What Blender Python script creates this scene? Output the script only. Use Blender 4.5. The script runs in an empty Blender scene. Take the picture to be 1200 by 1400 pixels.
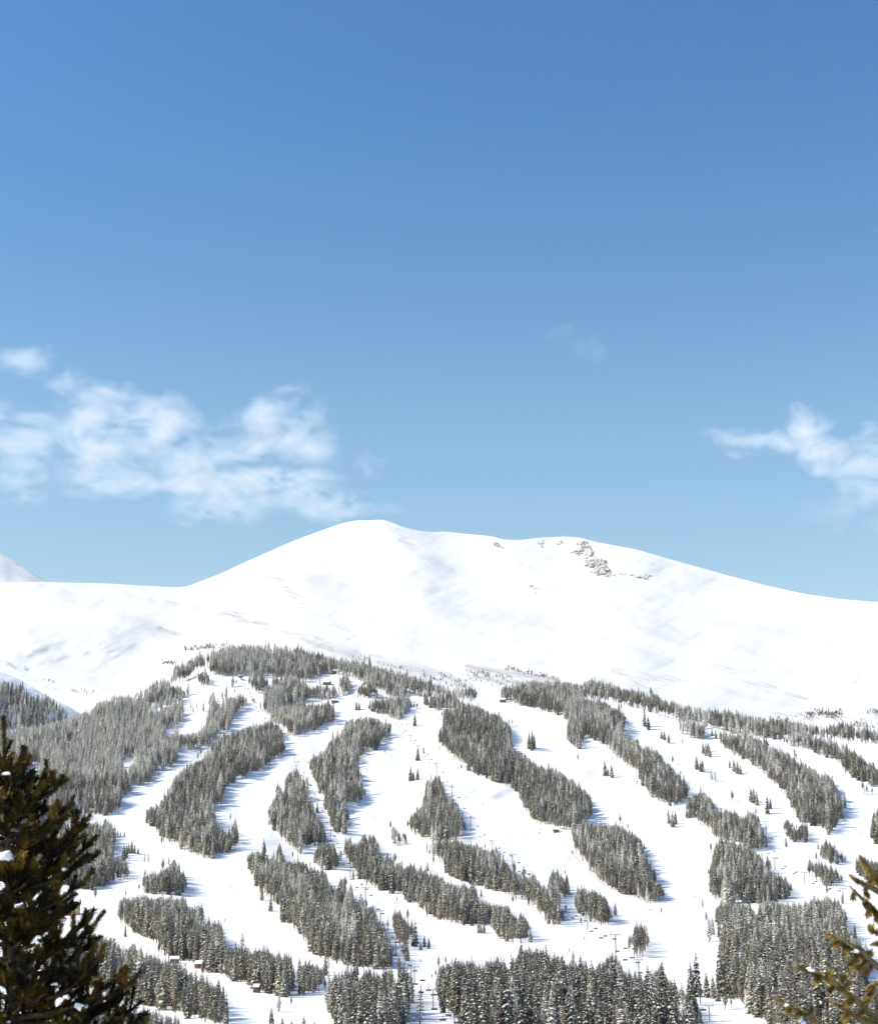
import bpy, bmesh, math, random
import numpy as np
from mathutils import Vector, Matrix, Quaternion

random.seed(11)
RNG = np.random.default_rng(11)
SC = bpy.context.scene
COL = SC.collection

# ------------------------------------------------------------------ camera model
F = 2706.0                      # focal length in photo pixels (photo 1200 x 1400)
PITCH = math.radians(15.5)
CP, SP = math.cos(PITCH), math.sin(PITCH)


def uv(px, py):
    cx = (np.asarray(px, float) - 600.0) / F
    cy = (700.0 - np.asarray(py, float)) / F
    Y = CP - cy * SP
    return cx / Y, (SP + cy * CP) / Y


def pt(px, py, D):
    u, v = uv(px, py)
    return np.stack([u * D, np.broadcast_to(D, np.shape(u)) * 1.0, v * D], -1)


def V(px, py, D):
    return Vector(pt(px, py, float(D)).tolist())


# ------------------------------------------------------------------ numpy noise
_LAT = np.random.default_rng(5).random((256, 256))


def vnoise(x, y):
    x = np.asarray(x, float); y = np.asarray(y, float)
    xi = np.floor(x).astype(int); yi = np.floor(y).astype(int)
    fx = x - xi; fy = y - yi
    fx = fx * fx * fx * (fx * (fx * 6 - 15) + 10); fy = fy * fy * fy * (fy * (fy * 6 - 15) + 10)
    a = _LAT[xi % 256, yi % 256]; b = _LAT[(xi + 1) % 256, yi % 256]
    c = _LAT[xi % 256, (yi + 1) % 256]; d = _LAT[(xi + 1) % 256, (yi + 1) % 256]
    return (a * (1 - fx) + b * fx) * (1 - fy) + (c * (1 - fx) + d * fx) * fy - 0.5


def fbm(x, y, o=4, g=0.5):
    s = 0; a = 1.0; f = 1.0
    for i in range(o):
        s = s + a * vnoise(x * f + 17.3 * i, y * f + 9.1 * i); a *= g; f *= 2.03
    return s


def curve(xs, ys, smooth=25.0, lo=-900, hi=2100):
    g = np.arange(lo, hi + 1.0)
    v = np.interp(g, xs, ys)
    if smooth > 0:
        k = int(smooth * 3); w = np.exp(-0.5 * (np.arange(-k, k + 1) / smooth) ** 2); w /= w.sum()
        v = np.convolve(np.pad(v, k, mode='edge'), w, mode='valid')
    return lambda x: np.interp(x, g, v)


# ------------------------------------------------------------------ tags, materials, helpers
def tag(o, label=None, cat=None, group=None, kind=None):
    if label: o['label'] = label
    if cat: o['category'] = cat
    if group: o['group'] = group
    if kind: o['kind'] = kind
    return o


def empty(name, loc, label, cat, group=None, rz=0.0):
    o = bpy.data.objects.new(name, None)
    COL.objects.link(o); o.location = loc; o.rotation_euler = (0, 0, rz)
    o.empty_display_size = 0.2
    return tag(o, label, cat, group)


def meshobj(name, verts, faces, mats, parent=None, midx=None, smooth=False):
    me = bpy.data.meshes.new(name)
    me.from_pydata([tuple(v) for v in verts], [], faces)
    for m in (mats if isinstance(mats, (list, tuple)) else [mats]):
        me.materials.append(m)
    if midx is not None:
        me.polygons.foreach_set('material_index', np.asarray(midx, dtype=np.int32))
    if smooth:
        me.polygons.foreach_set('use_smooth', np.ones(len(me.polygons), dtype=bool))
    me.update()
    o = bpy.data.objects.new(name, me)
    COL.objects.link(o)
    if parent is not None: o.parent = parent
    return o


class MB:
    """collects shapes into one mesh"""
    def __init__(s): s.v = []; s.f = []; s.m = []

    def add(s, vs, fs, m=0):
        n = len(s.v); s.v.extend([tuple(v) for v in vs])
        s.f.extend([tuple(i + n for i in f) for f in fs]); s.m.extend([m] * len(fs))

    def box(s, c, d, rz=0.0, m=0):
        hx, hy, hz = d[0] / 2, d[1] / 2, d[2] / 2
        R = Matrix.Rotation(rz, 3, 'Z'); c = Vector(c)
        vs = [c + R @ Vector((x * hx, y * hy, z * hz)) for z in (-1, 1) for x, y in ((-1, -1), (1, -1), (1, 1), (-1, 1))]
        s.add(vs, [(3, 2, 1, 0), (4, 5, 6, 7), (0, 1, 5, 4), (1, 2, 6, 5), (2, 3, 7, 6), (3, 0, 4, 7)], m)

    def tube(s, pts, rad, n=6, m=0, cap=True):
        pts = [Vector(p) for p in pts]
        if not isinstance(rad, (list, tuple)): rad = [rad] * len(pts)
        rings = []
        for i, p in enumerate(pts):
            t = (pts[min(i + 1, len(pts) - 1)] - pts[max(i - 1, 0)]).normalized()
            a = t.cross(Vector((0, 0, 1)) if abs(t.z) < 0.9 else Vector((1, 0, 0))).normalized(); b = t.cross(a)
            rings.append([p + (a * math.cos(2 * math.pi * k / n) + b * math.sin(2 * math.pi * k / n)) * rad[i] for k in range(n)])
        vs = [v for r in rings for v in r]; fs = []
        for i in range(len(pts) - 1):
            for k in range(n):
                k2 = (k + 1) % n
                fs.append((i * n + k, i * n + k2, (i + 1) * n + k2, (i + 1) * n + k))
        if cap:
            fs.append(tuple(range(n - 1, -1, -1))); fs.append(tuple((len(pts) - 1) * n + k for k in range(n)))
        s.add(vs, fs, m)

    def obj(s, name, mats, parent=None, smooth=False):
        return meshobj(name, s.v, s.f, mats, parent, s.m, smooth)


def nodes(name):
    m = bpy.data.materials.new(name); m.use_nodes = True
    nt = m.node_tree; b = nt.nodes['Principled BSDF']
    return m, nt, b


def N(nt, typ, **kw):
    n = nt.nodes.new(typ)
    for k, v in kw.items(): setattr(n, k, v)
    return n


def rgb(*c): return (c[0], c[1], c[2], 1.0)


def noise_tex(nt, coord, scale, detail=4, rough=0.5, dist=0.0):
    t = N(nt, 'ShaderNodeTexNoise'); t.inputs['Scale'].default_value = scale
    t.inputs['Detail'].default_value = detail; t.inputs['Roughness'].default_value = rough
    t.inputs['Distortion'].default_value = dist
    nt.links.new(coord, t.inputs['Vector']); return t


def ramp(nt, fac, stops):
    r = N(nt, 'ShaderNodeValToRGB'); e = r.color_ramp.elements
    while len(e) < len(stops): e.new(0.5)
    for i, (p, c) in enumerate(stops): e[i].position = p; e[i].color = rgb(*c)
    nt.links.new(fac, r.inputs['Fac']); return r


def simple_mat(name, c1, c2, scale=3.0, rough=0.8, spec=0.2, bump=0.0):
    m, nt, b = nodes(name)
    tc = N(nt, 'ShaderNodeTexCoord'); t = noise_tex(nt, tc.outputs['Object'], scale, 5)
    r = ramp(nt, t.outputs['Fac'], [(0.35, c1), (0.65, c2)])
    nt.links.new(r.outputs['Color'], b.inputs['Base Color'])
    b.inputs['Roughness'].default_value = rough; b.inputs['Specular IOR Level'].default_value = spec
    if bump:
        bp = N(nt, 'ShaderNodeBump'); bp.inputs['Strength'].default_value = bump; bp.inputs['Distance'].default_value = 0.05
        nt.links.new(t.outputs['Fac'], bp.inputs['Height']); nt.links.new(bp.outputs['Normal'], b.inputs['Normal'])
    return m


def snow_mat(name, scour=False):
    m, nt, b = nodes(name)
    tc = N(nt, 'ShaderNodeTexCoord'); oc = tc.outputs['Object']
    big = noise_tex(nt, oc, 0.012, 6, 0.55)
    col = ramp(nt, big.outputs['Fac'], [(0.30, (0.76, 0.76, 0.76)), (0.70, (0.86, 0.85, 0.83))])
    out = col.outputs['Color']
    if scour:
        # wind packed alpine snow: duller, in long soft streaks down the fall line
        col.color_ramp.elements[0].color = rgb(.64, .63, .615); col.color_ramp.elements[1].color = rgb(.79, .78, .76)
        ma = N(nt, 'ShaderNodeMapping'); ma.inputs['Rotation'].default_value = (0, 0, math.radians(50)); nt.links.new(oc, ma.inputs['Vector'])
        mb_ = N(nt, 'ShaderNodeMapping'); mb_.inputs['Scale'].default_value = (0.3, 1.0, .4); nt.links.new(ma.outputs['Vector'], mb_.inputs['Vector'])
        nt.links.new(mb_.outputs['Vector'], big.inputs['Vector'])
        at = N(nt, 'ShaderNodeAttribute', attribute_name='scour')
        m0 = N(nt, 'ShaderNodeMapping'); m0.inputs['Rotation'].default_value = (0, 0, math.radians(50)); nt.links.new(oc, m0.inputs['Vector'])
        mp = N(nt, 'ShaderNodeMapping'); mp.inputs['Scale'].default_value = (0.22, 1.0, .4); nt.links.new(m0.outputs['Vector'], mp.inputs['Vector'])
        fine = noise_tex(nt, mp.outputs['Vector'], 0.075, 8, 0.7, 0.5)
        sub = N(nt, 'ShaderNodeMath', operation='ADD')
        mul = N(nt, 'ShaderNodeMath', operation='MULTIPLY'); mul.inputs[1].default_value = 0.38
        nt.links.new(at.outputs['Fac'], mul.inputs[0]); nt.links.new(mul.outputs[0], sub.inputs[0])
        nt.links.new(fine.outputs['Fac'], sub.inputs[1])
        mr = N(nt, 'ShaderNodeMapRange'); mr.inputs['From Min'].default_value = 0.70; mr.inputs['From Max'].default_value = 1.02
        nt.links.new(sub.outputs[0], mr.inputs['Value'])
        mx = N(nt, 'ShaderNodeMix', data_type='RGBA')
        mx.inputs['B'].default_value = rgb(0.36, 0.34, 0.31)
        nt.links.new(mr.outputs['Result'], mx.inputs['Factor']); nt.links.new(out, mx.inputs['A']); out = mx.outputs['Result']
    nt.links.new(out, b.inputs['Base Color'])
    b.inputs['Roughness'].default_value = 0.75; b.inputs['Specular IOR Level'].default_value = 0.25
    f2 = noise_tex(nt, oc, 0.05, 7, 0.6)
    bp = N(nt, 'ShaderNodeBump'); bp.inputs['Strength'].default_value = 0.22 if scour else 0.4; bp.inputs['Distance'].default_value = 3.0
    nt.links.new(f2.outputs['Fac'], bp.inputs['Height']); nt.links.new(bp.outputs['Normal'], b.inputs['Normal'])
    return m


SNOW = snow_mat('piste_snow')
SNOW_S = snow_mat('scoured_snow', True)


def needle_mat(name, c1, c2, scale, lo=.35, hi=.68):
    m, nt, b = nodes(name)
    tc = N(nt, 'ShaderNodeTexCoord'); t = noise_tex(nt, tc.outputs['Object'], scale, 3)
    r = ramp(nt, t.outputs['Fac'], [(lo, c1), (hi, c2)])
    oi = N(nt, 'ShaderNodeObjectInfo')
    hs = N(nt, 'ShaderNodeHueSaturation')
    mr = N(nt, 'ShaderNodeMapRange'); mr.inputs['To Min'].default_value = 0.66; mr.inputs['To Max'].default_value = 1.38
    nt.links.new(oi.outputs['Random'], mr.inputs['Value']); nt.links.new(mr.outputs['Result'], hs.inputs['Value'])
    nt.links.new(r.outputs['Color'], hs.inputs['Color'])
    nt.links.new(hs.outputs['Color'], b.inputs['Base Color'])
    b.inputs['Roughness'].default_value = 0.7; b.inputs['Specular IOR Level'].default_value = 0.25
    return m


DARKN = needle_mat('dark_needles', (0.055, 0.052, 0.036), (0.17, 0.152, 0.108), 0.9)
NEEDLE = needle_mat('conifer_needles', (0.175, 0.158, 0.118), (0.44, 0.405, 0.325), 0.9)
RIMED = needle_mat('rimed_needles', (0.56, 0.54, 0.475), (0.80, 0.775, 0.71), 0.9)
TWIGGY = needle_mat('bare_twigs', (0.15, 0.115, 0.09), (0.24, 0.19, 0.15), 0.9)
FROST = simple_mat('snow_on_needles', (0.66, 0.66, 0.65), (0.80, 0.79, 0.77), 2.0, 0.8, 0.2)
BARK = simple_mat('conifer_bark', (0.10, 0.065, 0.045), (0.19, 0.125, 0.085), 3.0, 0.9, 0.15)

# ------------------------------------------------------------------ terrain: ski hill
_yk = [840, 900, 960, 1050, 1130, 1223, 1300, 1370, 1400, 1480, 1560, 1650, 1760]
_dk = [2840, 2640, 2435, 2117, 1840, 1480, 1120, 840, 760, 570, 430, 320, 240]
_D1 = curve(_yk, _dk, 14, 700, 1900)
CREST = curve([-900, -300, 0, 60, 110, 160, 205, 250, 288, 320, 350, 420, 520, 600, 650, 700, 760, 860, 950, 1050, 1150, 1200, 1500, 2100],
              [1075, 1050, 1022, 1008, 992, 978, 962, 934, 909, 903, 903, 910, 934, 956, 962, 955, 951, 965, 990, 1005, 1019, 1024, 1050, 1080], 7)


def D1(px, py):
    px = np.asarray(px, float); py = np.asarray(py, float)
    d = _D1(py)
    n = fbm(px / 110.0 + 3.1, py / 48.0 + 1.7, 3)
    n2 = fbm(px / 42.0 + 8.1, py / 22.0 + 5.7, 2)
    k = np.clip((d - 500) / 900.0, 0, 1)
    return d + k * (34 * n + 9 * n2)


def strip_mesh(name, cols, rows_pts, mat, label, cat, attr=None):
    """rows_pts: array (R, C, 3)"""
    R, C, _ = rows_pts.shape
    vs = rows_pts.reshape(-1, 3)
    idx = np.arange(R * C).reshape(R, C)
    f = np.stack([idx[:-1, :-1], idx[:-1, 1:], idx[1:, 1:], idx[1:, :-1]], -1).reshape(-1, 4)
    me = bpy.data.meshes.new(name)
    me.vertices.add(len(vs)); me.vertices.foreach_set('co', vs.astype(np.float32).ravel())
    me.loops.add(f.size); me.loops.foreach_set('vertex_index', f.astype(np.int32).ravel())
    me.polygons.add(len(f)); me.polygons.foreach_set('loop_start', np.arange(0, f.size, 4, dtype=np.int32))
    me.polygons.foreach_set('use_smooth', np.ones(len(f), dtype=bool))
    me.update(calc_edges=True); me.validate()
    if attr is not None:
        a = me.attributes.new('scour', 'FLOAT', 'POINT'); a.data.foreach_set('value', attr.astype(np.float32).ravel())
    me.materials.append(mat)
    o = bpy.data.objects.new(name, me); COL.objects.link(o)
    tag(o, label, cat, kind='structure')
    return o


def build_ski_hill():
    cols = np.concatenate([np.linspace(-800, -20, 70), np.linspace(-16, 1216, 420), np.linspace(1222, 2000, 70)])
    t = np.linspace(0, 1, 330)
    yc = CREST(cols)
    Yb = 1760.0
    tt = t[:, None] ** 0.8
    PY = Yb + (yc[None, :] - Yb) * tt
    PX = np.broadcast_to(cols[None, :], PY.shape)
    pts = pt(PX, PY, D1(PX, PY))
    # the back of the hill, falling away behind the crest
    back = []
    last = pts[-1]
    for dd, dz in ((40, -3), (110, -16), (220, -50), (420, -130), (800, -320)):
        s = (last[:, 1] + dd) / last[:, 1]
        q = last.copy(); q[:, 0] *= s; q[:, 1] += dd; q[:, 2] = last[:, 2] + dz
        back.append(q)
    front = pts[0].copy(); front[:, 2] = -70
    allp = np.concatenate([front[None], pts, np.stack(back)], 0)
    return strip_mesh('ski_hill', cols, allp, SNOW, 'groomed snowy lower hill cut by white ski runs between dark stands of trees', 'hill')


SKY_PX = [-900, -500, -200, 0, 60, 150, 240, 255, 300, 350, 400, 440, 470, 490, 505, 522, 536, 550, 575, 598, 606, 640, 672, 690, 710, 740, 770, 795, 806, 820, 870, 900, 950, 1000, 1050, 1100, 1150, 1200, 1400, 2100]
SKY_PY = [860, 815, 798, 796, 795.5, 798, 803, 802, 785, 762, 740, 725, 714.5, 711, 711.5, 710, 714, 720.5, 726, 728, 726.5, 730, 733, 738, 738.5, 735, 733.5, 735, 739, 742, 751, 760, 774, 788, 801, 812, 819, 823, 842, 930]
SKYLINE = curve(SKY_PX, SKY_PY, 4); SKY_S = curve(SKY_PX, SKY_PY, 60)
_g = np.arange(-900, 2101.0); CREST_S = curve(_g, CREST(_g), 60)
DSKY = curve([-900, 0, 250, 330, 500, 800, 1000, 1200, 2100], [3500, 3500, 3600, 3750, 3900, 3900, 3750, 3500, 3300], 40)


def D2(px, py):
    yb = CREST_S(px) + 40; ys = SKY_S(px)
    t = np.clip((yb - py) / (yb - ys), -.3, 1.3)
    dn = _D1(CREST_S(px)) + 190
    d = dn + (DSKY(px) - dn) * t
    w = np.clip(t * 8, 0, 1)
    n = 34 * fbm(px / 190 + 40.2, py / 75 + 11.1, 3, 0.45) + 10 * fbm((px - 1.6 * py) / 70 + 4, (py + 0.4 * px) / 22 + 9, 3)
    # hollows and rolls on the left shoulder
    def g(x, y, a, b, h, r=0.0):
        c, s = math.cos(r), math.sin(r); dx = px - x; dy = py - y
        return h * np.exp(-(((dx * c + dy * s) / a) ** 2 + ((-dx * s + dy * c) / b) ** 2))
    n = n + g(50, 868, 90, 34, -36) + g(165, 862, 70, 34, -38, -0.2) + g(60, 910, 110, 24, 32) + g(185, 904, 65, 24, 32, -0.3) + g(250, 862, 50, 22, 26, 0.3)
    # ridge that runs from the summit towards the lower right, and the gullies either side
    n = n + g(560, 770, 40, 90, -30, -0.65) + g(630, 785, 48, 85, 30, -0.65) + g(470, 800, 50, 80, 25, -0.5) + g(400, 810, 36, 80, -22, -0.8)
    n = n + g(850, 830, 60, 60, -16, -0.9) + g(760, 830, 60, 60, 16, -0.9) + g(1000, 900, 60, 40, -18, -0.8) + g(930, 910, 50, 36, 18, -0.8)
    return d + w * n


def capsule(px, py, a, b, r):
    ax, ay = a; bx, by = b
    dx, dy = bx - ax, by - ay
    t = np.clip(((px - ax) * dx + (py - ay) * dy) / (dx * dx + dy * dy + 1e-6), 0, 1)
    d = np.hypot(px - ax - t * dx, (py - ay - t * dy) * 1.3)
    return np.exp(-(d / r) ** 2)


def build_mountain():
    cols = np.concatenate([np.linspace(-800, -20, 60), np.linspace(-16, 1216, 560), np.linspace(1222, 2000, 60)])
    t = np.linspace(0, 1, 260)[:, None]
    yb = CREST(cols)[None] + 40; ys = SKYLINE(cols)[None]
    PY = yb + (ys - yb) * t; PX = np.broadcast_to(cols[None], PY.shape)
    pts = pt(PX, PY, D2(PX, PY))
    sc = np.zeros_like(PY)
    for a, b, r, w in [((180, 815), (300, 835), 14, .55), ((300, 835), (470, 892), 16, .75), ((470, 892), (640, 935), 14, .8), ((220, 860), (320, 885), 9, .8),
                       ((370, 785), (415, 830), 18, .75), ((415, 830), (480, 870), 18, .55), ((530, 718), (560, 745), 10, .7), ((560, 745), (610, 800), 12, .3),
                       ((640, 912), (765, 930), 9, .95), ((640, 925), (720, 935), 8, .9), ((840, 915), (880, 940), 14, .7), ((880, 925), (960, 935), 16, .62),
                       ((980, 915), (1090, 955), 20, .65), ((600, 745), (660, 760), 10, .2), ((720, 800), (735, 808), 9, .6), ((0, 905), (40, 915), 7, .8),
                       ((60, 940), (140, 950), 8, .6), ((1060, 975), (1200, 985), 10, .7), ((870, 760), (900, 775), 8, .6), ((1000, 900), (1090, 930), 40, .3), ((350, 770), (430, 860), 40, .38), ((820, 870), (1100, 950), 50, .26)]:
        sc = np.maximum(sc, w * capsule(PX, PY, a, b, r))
    back = []
    last = pts[-1]
    for dd, dz in ((30, -2), (120, -30), (400, -160), (1000, -450)):
        s = (last[:, 1] + dd) / last[:, 1]
        q = last.copy(); q[:, 0] *= s; q[:, 1] += dd; q[:, 2] += dz; back.append(q)
    allp = np.concatenate([pts, np.stack(back)], 0)
    sc = np.concatenate([sc, np.zeros((4, len(cols)))], 0)
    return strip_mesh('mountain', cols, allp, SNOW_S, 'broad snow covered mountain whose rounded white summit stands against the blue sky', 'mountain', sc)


CREST3 = curve([-900, -300, -100, 0, 20, 45, 60, 90, 110, 130, 150, 200], [780, 830, 885, 918, 926, 939, 949, 963, 976, 990, 1004, 1040], 4)


def D3(px, py):
    return 2420 + 0.9 * (px + 60) + (1010 - py) * 1.6 + 14 * fbm(px / 40, py / 18, 3)


def build_spur():
    cols = np.linspace(-800, 175, 200)
    t = np.linspace(0, 1, 80)[:, None]
    yc = CREST3(cols)[None]; yb = np.maximum(yc + 60, 1075.0)
    PY = yb + (yc - yb) * t; PX = np.broadcast_to(cols[None], PY.shape)
    pts = pt(PX, PY, D3(PX, PY)); last = pts[-1]; back = []
    for dd, dz in ((25, -2), (100, -40), (300, -160)):
        s = (last[:, 1] + dd) / last[:, 1]
        q = last.copy(); q[:, 0] *= s; q[:, 1] += dd; q[:, 2] += dz; back.append(q)
    return strip_mesh('wooded_hill', cols, np.concatenate([pts, np.stack(back)], 0), SNOW, 'dark wooded spur at the left edge with a snowy crest dropping to the right', 'hill')


def build_far_peak():
    cols = np.linspace(-700, 160, 160)
    cr = curve([-900, -300, -120, -40, 0, 30, 65, 100, 160], [640, 650, 690, 730, 755, 773, 795, 812, 850], 3)
    t = np.linspace(0, 1, 70)[:, None]
    yc = cr(cols)[None]; yb = 860.0
    PY = yb + (yc - yb) * t; PX = np.broadcast_to(cols[None], PY.shape)
    D = 4500 + 1100 * t - 1.6 * PX + 26 * fbm(PX / 22, PY / 30, 4)
    pts = pt(PX, PY, D); last = pts[-1]; back = []
    for dd, dz in ((25, -2), (200, -80), (600, -300)):
        s = (last[:, 1] + dd) / last[:, 1]
        q = last.copy(); q[:, 0] *= s; q[:, 1] += dd; q[:, 2] += dz; back.append(q)
    sc = np.concatenate([np.full(PY.shape, 0.34), np.zeros((3, 160))], 0)
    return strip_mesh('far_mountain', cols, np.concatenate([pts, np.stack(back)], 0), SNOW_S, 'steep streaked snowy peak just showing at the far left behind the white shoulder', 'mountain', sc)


def build_ground():
    rr = [0.0, 3, 8, 15, 25, 40, 70, 110, 170, 260, 400, 700, 1200, 2000, 3200, 4600, 5400]
    na = 96; vs = [(0, 0, -1.7)]; fs = []
    for r in rr[1:]:
        for k in range(na):
            a = 2 * math.pi * k / na; x, y = r * math.cos(a), r * math.sin(a)
            z = -1.7 - 30 * (1 - math.exp(-(r / 90.0) ** 2)) + 0.25 * float(fbm(x / 9 + 50, y / 9 + 50, 3)) * min(1, r / 6)
            vs.append((x, y, z))
    for k in range(na): fs.append((0, 1 + k, 1 + (k + 1) % na))
    for i in range(len(rr) - 2):
        for k in range(na):
            a = 1 + i * na + k; b = 1 + i * na + (k + 1) % na
            fs.append((a, a + na, b + na, b))
    o = meshobj('ground', vs, fs, SNOW, None, None, True)
    tag(o, 'snow covered ground of the knoll and valley floor below the ski hill', 'ground', kind='structure')


build_ground(); build_ski_hill(); build_mountain(); build_spur(); build_far_peak()



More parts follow.
